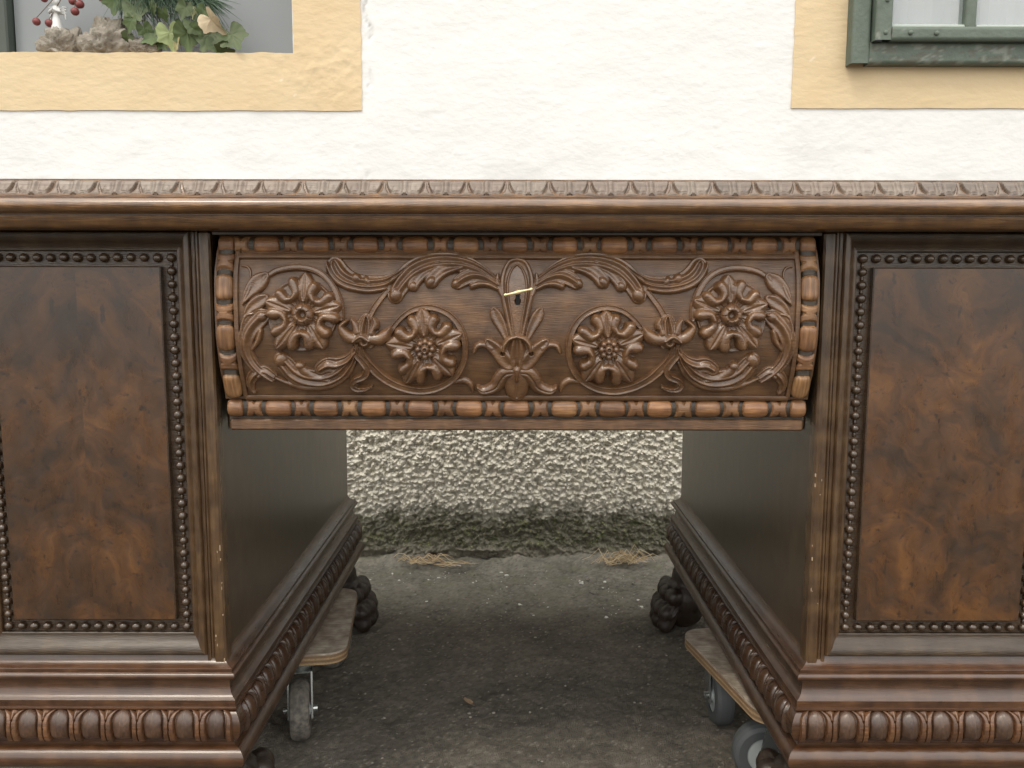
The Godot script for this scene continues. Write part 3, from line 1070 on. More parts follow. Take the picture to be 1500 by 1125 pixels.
func build_desktop(desk: Node3D) -> void:
	var top := group_node("desktop", desk)
	var X := 0.70
	var pts := [Vector2(0.02, 0.8085), Vector2(0.0365, 0.8085), Vector2(0.0375, 0.8080), Vector2(0.0375, 0.8066)]
	pts += [Vector2(0.0395, 0.8058), Vector2(0.0425, 0.8020), Vector2(0.0450, 0.7975), Vector2(0.0480, 0.7935), Vector2(0.0525, 0.7908)]
	pts += [Vector2(0.0530, 0.7905), Vector2(0.0530, 0.7882), Vector2(0.0515, 0.7878)]
	pts += arc2(Vector2(0.0540, 0.7797), 0.0092, 0.0079, 90, -88, 16)
	pts += [Vector2(0.0488, 0.7716), Vector2(0.0488, 0.7706), Vector2(0.0500, 0.7700)]
	pts += [Vector2(0.0494, 0.7660), Vector2(0.0475, 0.7620), Vector2(0.0455, 0.7598), Vector2(0.0430, 0.7578), Vector2(0.0400, 0.7568), Vector2(0.0100, 0.7568), Vector2(-0.02, 0.7568)]
	var st := begin()
	sweep(PackedVector2Array(pts), [Vector3(-X, 0, 0), Vector3(X, 0, 0)], [Vector3(0, 0, 1), Vector3(0, 0, 1)], [Vector3(0, 0, 1)], st)
	put("edge_moulding", st.commit(), mats.top, top)
	put("slab", box_mesh(Vector3(-X, 0.7575, -0.80), Vector3(X, 0.8082, 0.025)), mats.top, top)
	# the carved border: one lobed leaf after the other on the sloping cyma
	var cyma := smooth_line([Vector2(0.0385, 0.8062), Vector2(0.0425, 0.8020), Vector2(0.0450, 0.7975), Vector2(0.0480, 0.7935), Vector2(0.0525, 0.7909)], 0.0004)
	var on_cyma := func(u: float, w: float, h: float) -> Vector3:
		var t := (1.0 - w) / 2 * (cyma.size() - 1)
		var k := int(clampf(t, 0, cyma.size() - 2))
		var p := cyma[k].lerp(cyma[k + 1], t - k)
		var d := (cyma[k + 1] - cyma[k]).normalized()
		return Vector3(u * 0.0213, p.y + d.x * h, p.x - d.y * h)
	var leaf_h := func(u: float, w: float) -> float:
		# a leaf hanging from the upper edge: two side lobes and a long tip, a raised rib in its middle
		var t := (1.0 - w) / 2
		var au := absf(u)
		var foot := 0.97 - 0.42 * pow(au, 2.2) + 0.05 * sin(au * 14.0)
		if au > 0.56:
			foot = 0.90 - 1.60 * pow((au - 0.56) / 0.40, 2.0) * 0.5
		if t < 0.05 or t > foot or au > 0.955:
			return -1.0
		var body := minf(1.0, minf((foot - t) * 7.0, (0.96 - au) * 9.0))
		var half := 0.12 + 0.13 * exp(-t * 8.0)
		var rib := 0.0016 * smoothstep(half, half * 0.5, au) - 0.0010 * exp(-pow((au - half - 0.09) / 0.06, 2))
		var split := 0.0013 * exp(-pow((au - 0.50 - 0.10 * t) / 0.045, 2)) * smoothstep(0.35, 0.8, t)
		return maxf(0.0003, 0.0005 + (0.0022 + 0.0010 * au) * body * smoothstep(0.0, 0.22, t) + rib * smoothstep(0.05, 0.25, t) - split)
	var leaf := patch(44, 30, leaf_h, on_cyma)
	var gap_h := func(u: float, w: float) -> float:
		var t := (1.0 - w) / 2
		var edge := 0.14 + 0.42 * smoothstep(0.30, 1.0, t)
		if absf(u) > edge or t < 0.1 or t > 0.98:
			return -1.0
		return 0.0002 + 0.0013 * minf(1.0, (edge - absf(u)) * 5.0)
	var reed := patch(16, 16, gap_h, func(u: float, w: float, h: float) -> Vector3: return on_cyma.call(u * 0.5, w, h))
	var leaf_m := tones(mats.leaf)
	var pitch := 0.0427
	for k in range(-16, 16):
		put("leaf", leaf, leaf_m[rng.randi() % 4], top, Transform3D(Basis().scaled(Vector3(rng.randf_range(0.96, 1.02), 1, 1)), Vector3(0.011 + k * pitch + rng.randf_range(-0.0005, 0.0005), 0, 0)))
		put("tongue", reed, mats.leaf, top, Transform3D(Basis(), Vector3(0.011 + (k + 0.5) * pitch, 0, 0)))

func build_pedestal(desk: Node3D, s: float) -> void:
	# s: -1 for the one on the left; built with x measured outwards from the kneehole
	var ped := group_node("pedestal", desk)
	var X := func(x: float) -> float: return s * x
	var bx := func(x0: float, x1: float, y0: float, y1: float, z0: float, z1: float, bev := 0.001) -> ArrayMesh:
		return box_mesh(Vector3(minf(s * x0, s * x1), y0, z0), Vector3(maxf(s * x0, s * x1), y1, z1), bev)
	put("carcass", bx.call(W0 + 0.004, 0.636, 0.252, 0.7572, -0.762, -0.0095), mats.side, ped)
	put("front_post", bx.call(W0, 0.3520, 0.2570, 0.7570, -0.022, 0.0, 0.0022), mats.dark_y, ped)
	put("post_fillet", bx.call(0.3522, 0.3552, 0.2600, 0.7569, -0.022, -0.0022, 0.0006), mats.dark_y, ped)
	put("post_fillet", bx.call(0.3554, 0.3598, 0.2620, 0.7568, -0.022, -0.0006, 0.001), mats.dark_y, ped)
	put("outer_post", bx.call(0.617, 0.640, 0.2570, 0.7570, -0.022, 0.0, 0.002), mats.dark_y, ped)
	var chips := begin()
	for i in 10:
		var y := rng.randf_range(0.33, 0.56) if s > 0 else rng.randf_range(0.26, 0.40)
		var l := rng.randf_range(0.0006, 0.0045) * rng.randf()
		var w := rng.randf_range(0.0003, 0.0008)
		var x := W0 + 0.0016 + (rng.randf() * 0.010 if i % 3 == 0 else rng.randf() * 0.0008)
		add_box(chips, Vector3(s * x - w, y - l - 0.0004, -0.0012), Vector3(s * x + w, y + l + 0.0004, 0.00035), 0.0003)
	tag(put("chipped_wood", chips.commit(), mats.chip, ped), "", "", "", "stuff")
	# plinth mouldings run round the front and the kneehole side
	var pts := [Vector2(-0.0095, 0.2715), Vector2(-0.0040, 0.2705), Vector2(-0.0030, 0.2660), Vector2(0.0, 0.2615), Vector2(0.0045, 0.2585), Vector2(0.0088, 0.2574)]
	pts += [Vector2(0.0092, 0.2571), Vector2(0.0092, 0.2537), Vector2(0.0072, 0.2535)]
	pts += arc2(Vector2(0.0080, 0.2490), 0.0052, 0.0045, 85, -85, 10)
	pts += [Vector2(0.0055, 0.2443), Vector2(0.0046, 0.2400), Vector2(0.0048, 0.2340), Vector2(0.0064, 0.2275), Vector2(0.0095, 0.2232), Vector2(0.0128, 0.2216)]
	pts += [Vector2(0.0131, 0.2213), Vector2(0.0131, 0.2132), Vector2(0.0152, 0.2128), Vector2(0.0152, 0.2110), Vector2(0.0125, 0.2107)]
	pts += arc2(Vector2(0.0075, 0.1905), 0.0125, 0.0195, 80, -80, 12)
	pts += [Vector2(0.0090, 0.1700), Vector2(0.0080, 0.1675), Vector2(0.0095, 0.1660)]
	pts += arc2(Vector2(0.0105, 0.1525), 0.0135, 0.0130, 90, -70, 12)
	pts += [Vector2(0.0140, 0.1385), Vector2(-0.01, 0.1385)]
	var plinth := group_node("plinth", desk)
	for run in 4:
		var a := [Vector3(s * 0.642, 0, 0), Vector3(s * W0, 0, 0), Vector3(s * W0, 0, -0.765), Vector3(s * 0.642, 0, -0.765), Vector3(s * 0.642, 0, 0)]
		var m := [Vector3(s, 0, 1), Vector3(-s, 0, 1), Vector3(-s, 0, -1), Vector3(s, 0, -1), Vector3(s, 0, 1)]
		var o := [Vector3(0, 0, 1), Vector3(-s, 0, 0), Vector3(0, 0, -1), Vector3(s, 0, 0)]
		var st := begin()
		sweep(PackedVector2Array(pts), [a[run], a[run + 1]], [m[run], m[run + 1]], [o[run]], st)
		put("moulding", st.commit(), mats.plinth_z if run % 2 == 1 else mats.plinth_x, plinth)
	put("plinth_core", bx.call(W0 + 0.002, 0.640, 0.139, 0.262, -0.763, -0.002), mats.side, plinth)
	# egg and dart on the plinth: the ground is a bulging moulding, each egg, strap and dart a piece of its own
	var at_deg := func(w: float) -> float: return lerpf(-78, 86, (w + 1) / 2)
	# height as laid out on the moulding by a carver who looks down on it
	var seen := func(w: float) -> float:
		var a := deg_to_rad(at_deg.call(w))
		return (0.0195 * sin(a) * 0.87 - 0.0125 * cos(a) * 0.48 + 0.00065) / 0.01715
	var on_torus := func(hw: float) -> Callable:
		return func(u: float, w: float, h: float) -> Vector3:
			var a := deg_to_rad(at_deg.call(w))
			var n := Vector2(1.0, 0.22 * sin(a)).normalized()
			return Vector3(u * hw, 0.1905 + 0.0195 * sin(a) + n.y * h, 0.0075 + 0.0125 * cos(a) + n.x * h)
	# half the width of an arch of the given size at a height v (-1 foot, 1 crown of the moulding)
	var arch := func(v: float, half: float, mid: float, tall: float) -> float:
		if v > mid:
			return half * sqrt(maxf(0, 1 - pow((v - mid) / tall, 2)))
		return half * (1.0 - 0.13 * pow((mid - v) / (mid + 1.0), 2))
	if not mats.has("m_egg"):
		mats.m_egg = patch(26, 36, func(u: float, w: float) -> float:
			var v: float = seen.call(w)
			var x := absf(u) * 0.0106
			var e: float = arch.call(v, 0.0105, 0.08, 0.88)
			if x >= e or v < -0.965:
				return -1.0
			var q := x / e
			return 0.0002 + 0.0068 * pow(1 - q * q, 0.5) * (1.0 - 0.16 * q) * minf(1.0, (v + 1.0) * 3.0) + 0.0006 * maxf(0, 1 - q * 5.0), on_torus.call(0.0106))
		mats.m_strap = patch(60, 40, func(u: float, w: float) -> float:
			# all that stands between two eggs: an arch over the egg, running down into the flat body beside it
			var v: float = seen.call(w)
			var x := absf(u) * 0.01795
			var inner: float = arch.call(v, 0.0118, 0.08, 0.93)
			var outer := 0.0179
			if v > 0.18:
				outer = arch.call(v, 0.0179, 0.18, 0.85)
			if x < inner or x > outer or v < -0.975 or v > 0.995:
				return -1.0
			var m := (outer - x) * (1.0 if v > 0.18 else 9.0)
			return 0.0008 + 0.0036 * sqrt(clampf(minf(x - inner, m) / 0.0016, 0, 1)) - 0.0016 * exp(-(pow((x - 0.01795) / 0.0012, 2) + pow((v + 0.30) / 0.06, 2))), on_torus.call(0.01795))
		mats.m_dart = patch(18, 24, func(u: float, w: float) -> float:
			var v: float = seen.call(w)
			var x := absf(u) * 0.008
			var e := minf((v - 0.22) * 0.0078, (1.04 - v) * 0.030)
			if x > e or e <= 0 or v > 0.992:
				return -1.0
			return 0.0004 + 0.0044 * (1 - x / maxf(e, 0.0002)), on_torus.call(0.008))
	var pitch := 0.0361
	var egg_tones := tones(mats.pl_egg)
	var strap_tones := tones(mats.pl_strap)
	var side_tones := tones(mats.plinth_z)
	for k in 9:
		var x: float = s * (W0 - 0.0 + 0.0075 + k * pitch)
		plinth_unit(plinth, Transform3D(Basis(), Vector3(x, 0, 0)), k < 8, s * pitch / 2, egg_tones, strap_tones)
	var turn := Basis(Vector3.UP, -s * PI / 2)
	for k in 21:
		plinth_unit(plinth, Transform3D(turn, Vector3(s * W0, 0, -0.020 - k * pitch)), k < 20, pitch / 2 * s * -1, side_tones, side_tones)
	build_door(desk, s)
	for z in [-0.07, -0.742]:
		put("paw_foot", paw(), mats.paw, desk, Transform3D(Basis(Vector3(-s, 0, 0), Vector3.UP, Vector3(0, 0, -s)).scaled(Vector3(1.0, 1.04, 0.98)), Vector3(s * (W0 + 0.012 + (0.014 if z > -0.5 else 0.0)), 0.062, z)))

func plinth_unit(plinth: Node3D, at: Transform3D, dart: bool, half: float, egg_m: Array, strap_m: Array) -> void:
	put("egg", mats.m_egg, egg_m[rng.randi() % egg_m.size()], plinth, Transform3D(at.basis * Basis().scaled(Vector3(rng.randf_range(0.96, 1.03), 1, 1)), at.origin))
	put("strap", mats.m_strap, strap_m[rng.randi() % strap_m.size()], plinth, at)
	if dart:
		put("dart", mats.m_dart, strap_m[rng.randi() % strap_m.size()], plinth, at * Transform3D(Basis(), Vector3(half, 0, 0)))

func paw() -> ArrayMesh:
	# a lion's paw: ankle, ball of the foot and four toes that point to +x
	if not mats.has("m_paw"):
		var b := [[Vector3(-0.01, 0.040, 0), 0.036], [Vector3(0.0, 0.0, 0), 0.045], [Vector3(-0.01, 0.065, 0), 0.030], [Vector3(0, -0.02, 0), 0.040]]
		for k in 4:
			var z := (k - 1.5) * 0.0255
			var fx := 0.040 - absf(k - 1.5) * 0.007
			b.append([Vector3(fx, 0.012, z), 0.0175])
			b.append([Vector3(fx + 0.012, -0.020, z * 1.05), 0.0185])
			b.append([Vector3(fx + 0.016, -0.042, z * 1.08), 0.0165])
		mats.m_paw = star(b, 44, 0.02, 2.0)
	return mats.m_paw

func build_door(desk: Node3D, s: float) -> void:
	var door := group_node("door", desk)
	var k := 0 if s < 0 else 1
	var xa := minf(s * 0.394, s * 0.5825)
	var xb := maxf(s * 0.394, s * 0.5825)
	var ya := 0.3122
	var yb := 0.7185
	# raised veneered field
	var pm := ArrayMesh.new()
	var v := PackedVector3Array([Vector3(xa + 0.0012, ya + 0.0012, 0), Vector3(xb - 0.0012, ya + 0.0012, 0), Vector3(xa + 0.0012, yb - 0.0012, 0), Vector3(xb - 0.0012, yb - 0.0012, 0)])
	var n := PackedVector3Array([Vector3.BACK, Vector3.BACK, Vector3.BACK, Vector3.BACK])
	pm = arrays_mesh(v, n, PackedInt32Array([0, 2, 3, 0, 3, 1]), PackedColorArray(), PackedVector2Array([Vector2(0, 1), Vector2(1, 1), Vector2(0, 0), Vector2(1, 0)]))
	put("veneer_panel", pm, mats["burl%d" % k], door)
	var e := begin()
	var ring := [Vector3(xa, ya, -0.0012), Vector3(xa, yb, -0.0012), Vector3(xb, yb, -0.0012), Vector3(xb, ya, -0.0012)]
	var face := [v[0], v[2], v[3], v[1]]
	for i in 4:
		var j := (i + 1) % 4
		quad(e, ring[i], ring[j], face[j], face[i])
		var d := Vector3(0, 0, -0.010)
		quad(e, ring[i] + d, ring[j] + d, ring[j], ring[i])
	put("panel_edge", e.commit(), mats.dark_x, door)
	put("channel", box_mesh(Vector3(xa - 0.019, ya - 0.019, -0.0125), Vector3(xb + 0.019, yb + 0.019, -0.0090), 0.0), mats.dark_x, door)
	# sloping frame with mitred corners
	var q := [Vector2(-0.02, -0.009), Vector2(0.0, -0.009), Vector2(0.0, -0.0058), Vector2(0.04, -0.0050)]
	for p in smooth_line([Vector2(0.04, -0.0050), Vector2(0.18, -0.0046), Vector2(0.36, -0.0020), Vector2(0.54, 0.0022), Vector2(0.68, 0.0044), Vector2(0.84, 0.0050), Vector2(0.96, 0.0042), Vector2(1.0, 0.001), Vector2(1.0, -0.012)], 0.06):
		q.append(p)
	var inner := [Vector3(xa - 0.017, ya - 0.017, 0), Vector3(xa - 0.017, yb + 0.017, 0), Vector3(xb + 0.017, yb + 0.017, 0), Vector3(xb + 0.017, ya - 0.017, 0)]
	var mit := [Vector3(-0.0175, -0.0245, 0), Vector3(-0.0175, 0.021, 0), Vector3(0.0175, 0.021, 0), Vector3(0.0175, -0.0245, 0)]
	var outs := [Vector3(-60, 0, 0), Vector3(0, 60, 0), Vector3(60, 0, 0), Vector3(0, -60, 0)]
	for i in 4:
		var j := (i + 1) % 4
		var st := begin()
		sweep_frame(PackedVector2Array(q), inner[i], inner[j], mit[i], mit[j], outs[i].normalized(), [0.0175, 0.021, 0.0175, 0.0245][i], st)
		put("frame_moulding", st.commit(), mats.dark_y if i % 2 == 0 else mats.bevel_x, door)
	# strings of beads in the channel
	if not mats.has("m_bead"):
		var sp := SphereMesh.new()
		sp.radius = 0.0050
		sp.height = 0.0100
		sp.radial_segments = 14
		sp.rings = 8
		mats.m_bead = sp
		var rl := lathe([Vector2(0.0012, -0.003), Vector2(0.0020, -0.001), Vector2(0.0020, 0.001), Vector2(0.0012, 0.003)], 8)
		mats.m_reel = rl
	var z := -0.0072
	var bx0 := xa - 0.0097
	var bx1 := xb + 0.0097
	var by0 := ya - 0.0100
	var by1 := yb + 0.0097
	var nv := 29
	var nh := 14
	for i in nv + 1:
		var y := lerpf(by0, by1, float(i) / nv)
		for x in [bx0, bx1]:
			var j := Basis().rotated(Vector3.FORWARD, rng.randf() * 6).scaled(Vector3.ONE * rng.randf_range(0.93, 1.06))
			put("bead", mats.m_bead, mats.bead, door, Transform3D(j, Vector3(x + rng.randf_range(-0.0003, 0.0003), y, z)))
			if i < nv:
				put("reel", mats.m_reel, mats.bead, door, Transform3D(Basis(), Vector3(x, y + (by1 - by0) / nv / 2, z - 0.0006)))
	for i in range(1, nh):
		var x := lerpf(bx0, bx1, float(i) / nh)
		for y in [by0, by1]:
			var j := Basis().scaled(Vector3.ONE * rng.randf_range(0.93, 1.06))
			put("bead", mats.m_bead, mats.bead, door, Transform3D(j, Vector3(x, y + rng.randf_range(-0.0003, 0.0003), z)))

func sweep_frame(q: PackedVector2Array, a: Vector3, b: Vector3, ma: Vector3, mb: Vector3, out: Vector3, wide: float, st: SurfaceTool) -> void:
	var segs := q.size() - 1
	var nrm := []
	for i in segs:
		var d := Vector2((q[i + 1].x - q[i].x) * wide, q[i + 1].y - q[i].y).normalized()
		nrm.append(Vector2(-d.y, d.x))
	for i in segs:
		var n0: Vector2 = nrm[i]
		var n1: Vector2 = nrm[i]
		if i > 0 and nrm[i - 1].dot(nrm[i]) > 0.7:
			n0 = (nrm[i] + nrm[i - 1]).normalized()
		if i < segs - 1 and nrm[i + 1].dot(nrm[i]) > 0.7:
			n1 = (nrm[i] + nrm[i + 1]).normalized()
		var p := [a + ma * q[i].x + Vector3.BACK * q[i].y, b + mb * q[i].x + Vector3.BACK * q[i].y, b + mb * q[i + 1].x + Vector3.BACK * q[i + 1].y, a + ma * q[i + 1].x + Vector3.BACK * q[i + 1].y]
		var va := out * n0.x + Vector3.BACK * n0.y
		var vb := out * n1.x + Vector3.BACK * n1.y
		if (p[1] - p[0]).cross(p[3] - p[0]).dot(va + vb) <= 0:
			quad(st, p[0], p[1], p[2], p[3], va, va, vb, vb)
		else:
			quad(st, p[0], p[3], p[2], p[1], va, vb, vb, va)

func build_drawer(desk: Node3D) -> void:
	var dr := group_node("drawer", desk, Vector3(0, 0, -FZ))
	# all shapes of the drawer are built in the scene's axes and stand under this node, which undoes the desk's shift
	var hw := 0.3292
	# bowed front board
	var nx := 61
	var ny := 61
	var v := PackedVector3Array()
	for j in ny:
		var y := lerpf(0.5705, 0.7540, float(j) / (ny - 1))
		for i in nx:
			var x := lerpf(-hw, hw, float(i) / (nx - 1))
			v.append(Vector3(x, y, FZ + bow(y) + 0.00045 * n_lump.get_noise_2d(x * 30, y * 30)))
	put("front_board", from_grid(nx, ny, v), mats.panel, dr)
	put("box", box_mesh(Vector3(-hw, 0.536, FZ - 0.55), Vector3(hw, 0.752, FZ - 0.0135)), mats.side, dr)
	for s in [-1.0, 1.0]:
		# the board's edge, which follows the bow
		var st := begin()
		for j in 60:
			var ya := lerpf(0.5345, 0.7540, j / 60.0)
			var yb := lerpf(0.5345, 0.7540, (j + 1) / 60.0)
			var a := Vector3(s * hw, ya, FZ + bow(ya))
			var b := Vector3(s * hw, yb, FZ + bow(yb))
			var c := Vector3(s * hw, yb, FZ - 0.02)
			var d := Vector3(s * hw, ya, FZ - 0.02)
			if s > 0:
				quad(st, a, b, c, d)
			else:
				quad(st, a, d, c, b)
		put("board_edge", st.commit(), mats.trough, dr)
	put("bottom_rail", box_mesh(Vector3(-0.3262, 0.5340, FZ - 0.03), Vector3(0.3262, 0.5468, FZ - 0.0085), 0.0018), mats.panel, dr)
	put("groove_strip", box_mesh(Vector3(-0.3255, 0.5465, FZ - 0.03), Vector3(0.3255, 0.5512, FZ - 0.0130), 0.0005), mats.trough, dr)
	put("frieze", box_mesh(Vector3(-W0 + 0.001, 0.545, FZ - 0.75), Vector3(W0 - 0.001, 0.7565, FZ - 0.56)), mats.side, dr)
	put("cross_rail", box_mesh(Vector3(-W0 + 0.001, 0.7530, FZ - 0.05), Vector3(W0 - 0.001, 0.7566, FZ - 0.004), 0.0005), mats.side, dr)
	# ---- framed border: grounds, fillets, eggs and darts
	var top_y := 0.7415
	var bot_y := 0.5597
	var rad := 0.0083
	for q in [[top_y, 1], [bot_y, 0]]:
		var st := begin()
		var z0: float = FZ + bow(q[0]) - 0.001
		var prof := arc2(Vector2(0, 0), 0.0050, rad + 0.0012, 90, -90, 10)
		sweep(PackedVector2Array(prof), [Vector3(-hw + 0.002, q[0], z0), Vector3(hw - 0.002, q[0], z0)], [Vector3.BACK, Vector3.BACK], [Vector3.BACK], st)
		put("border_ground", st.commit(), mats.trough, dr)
		var fy: float = q[0] - 0.0116 if q[1] == 1 else q[0] + 0.0122
		var f := begin()
		var fp := [Vector2(0.0, 0.0032), Vector2(0.0036, 0.0030), Vector2(0.0046, 0.0012), Vector2(0.0044, -0.0018), Vector2(0.0030, -0.0030), Vector2(0, -0.0032)]
		var slope := (bow(fy + 0.003) - bow(fy - 0.003)) / 0.006
		for p in fp.size():
			fp[p].x += slope * fp[p].y
		sweep(PackedVector2Array(fp), [Vector3(-0.3055, fy, FZ + bow(fy) - 0.0005), Vector3(0.3055, fy, FZ + bow(fy) - 0.0005)], [Vector3.BACK, Vector3.BACK], [Vector3.BACK], f)
		put("fillet", f.commit(), mats.panel, dr)
	for s in [-1.0, 1.0]:
		var st := begin()
		var f := begin()
		for j in 48:
			var ya := lerpf(0.5735, 0.7500, j / 48.0)
			var yb := lerpf(0.5735, 0.7500, (j + 1) / 48.0)
			for k in 10:
				var a0 := deg_to_rad(lerpf(-90, 90, k / 10.0))
				var a1 := deg_to_rad(lerpf(-90, 90, (k + 1) / 10.0))
				var c := func(y: float, a: float) -> Vector3: return Vector3(s * 0.3178 + (rad + 0.0012) * sin(a), y, FZ + bow(y) - 0.001 + 0.005 * cos(a))
				var nn := func(a: float) -> Vector3: return Vector3(sin(a), 0, cos(a))
				quad(st, c.call(ya, a0), c.call(yb, a0), c.call(yb, a1), c.call(ya, a1), nn.call(a0), nn.call(a0), nn.call(a1), nn.call(a1))
			if ya < 0.7325:
				var fr := [[-0.0026, 0.0], [-0.0022, 0.0036], [0.0, 0.0046], [0.0022, 0.0036], [0.0026, 0.0]]
				for k in 4:
					quad(f, Vector3(s * 0.3052 + fr[k][0], ya, FZ + bow(ya) + fr[k][1]), Vector3(s * 0.3052 + fr[k][0], yb, FZ + bow(yb) + fr[k][1]), Vector3(s * 0.3052 + fr[k + 1][0], yb, FZ + bow(yb) + fr[k + 1][1]), Vector3(s * 0.3052 + fr[k + 1][0], ya, FZ + bow(ya) + fr[k + 1][1]))
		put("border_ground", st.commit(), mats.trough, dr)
		put("fillet", f.commit(), mats.panel, dr)
	var half_round := func(long: float) -> Callable:
		return func(u: float, w: float, h: float) -> Vector3:
			var a := deg_to_rad(w * 88)
			return Vector3(u * long, (rad + h * 0.6) * sin(a), (0.0056 + h) * cos(a))
	var egg := patch(26, 18, func(u: float, w: float) -> float:
		var e := 1.0 - 0.20 * w * w
		if absf(u) > e:
			return -1.0
		return 0.0002 + 0.0036 * pow(1 - pow(absf(u) / e, 5.0), 0.7) - 0.0006 * w * w, half_round.call(0.0146))
	var dart := patch(26, 22, func(u: float, w: float) -> float:
		var e := 0.66 + 0.34 * w * w
		if absf(u) > e:
			return -1.0
		var h := 0.0026 * minf(1.0, (e - absf(u)) * 6.0)
		var notch := 0.44 * (absf(w) - 0.16) if absf(w) > 0.28 else 0.0
		if absf(u) < notch:
			h -= 0.0022 * minf(1.0, (notch - absf(u)) * 9.0)
		return 0.0002 + h, half_round.call(0.0118))
	var egg_m := tones(mats.egg)
	var egg_y := tones(mats.egg_y)
	var dart_m := tones(mats.dart)
	var pitch := 0.0540
	for q in [[top_y, 0.0546, -0.002], [bot_y, 0.0540, 0.0]]:
		var z: float = FZ + bow(q[0]) - 0.001
		for k in range(-6, 7):
			var x: float = q[2] + k * q[1]
			if absf(x) < 0.306:
				put("egg", egg, egg_m[rng.randi() % 4], dr, Transform3D(uneven(Basis()), Vector3(x + rng.randf_range(-0.0007, 0.0007), q[0], z)))
			if k < 6 and absf(x + q[1] / 2) < 0.306:
				put("dart", dart, dart_m[rng.randi() % 4], dr, Transform3D(uneven(Basis()), Vector3(x + q[1] / 2, q[0], z)))
		for s in [-1.0, 1.0]:
			put("corner_piece", egg, mats.dart, dr, Transform3D(Basis().scaled(Vector3(0.62, 1, 1)), Vector3(s * 0.3185, q[0], z)))
	for s in [-1.0, 1.0]:
		for k in 4:
			var y: float = 0.6950 - (k - 0) * 0.0535
			var bases := []
			for yy in [y, y + 0.02675]:
				var up := Vector3(0, 0.004, bow(yy + 0.002) - bow(yy - 0.002)).normalized()
				bases.append(Basis(up, Vector3(-1, 0, 0), Vector3(0, 0, 1)).orthonormalized())
			if y > 0.572:
				put("egg", egg, egg_y[rng.randi() % 4], dr, Transform3D(uneven(bases[0]), Vector3(s * 0.3178, y, FZ + bow(y) - 0.001)))
			if y + 0.02675 > 0.575:
				put("dart", dart, dart_m[rng.randi() % 4], dr, Transform3D(uneven(bases[1]), Vector3(s * 0.3178, y + 0.02675, FZ + bow(y + 0.02675) - 0.001)))
	build_carving(dr)
	# keyhole below the key
	put("keyhole", box_mesh(Vector3(-0.0016, 0.6775, FZ + 0.0150), Vector3(0.0030, 0.6905, FZ + 0.0232), 0.0003), mats.black, dr)

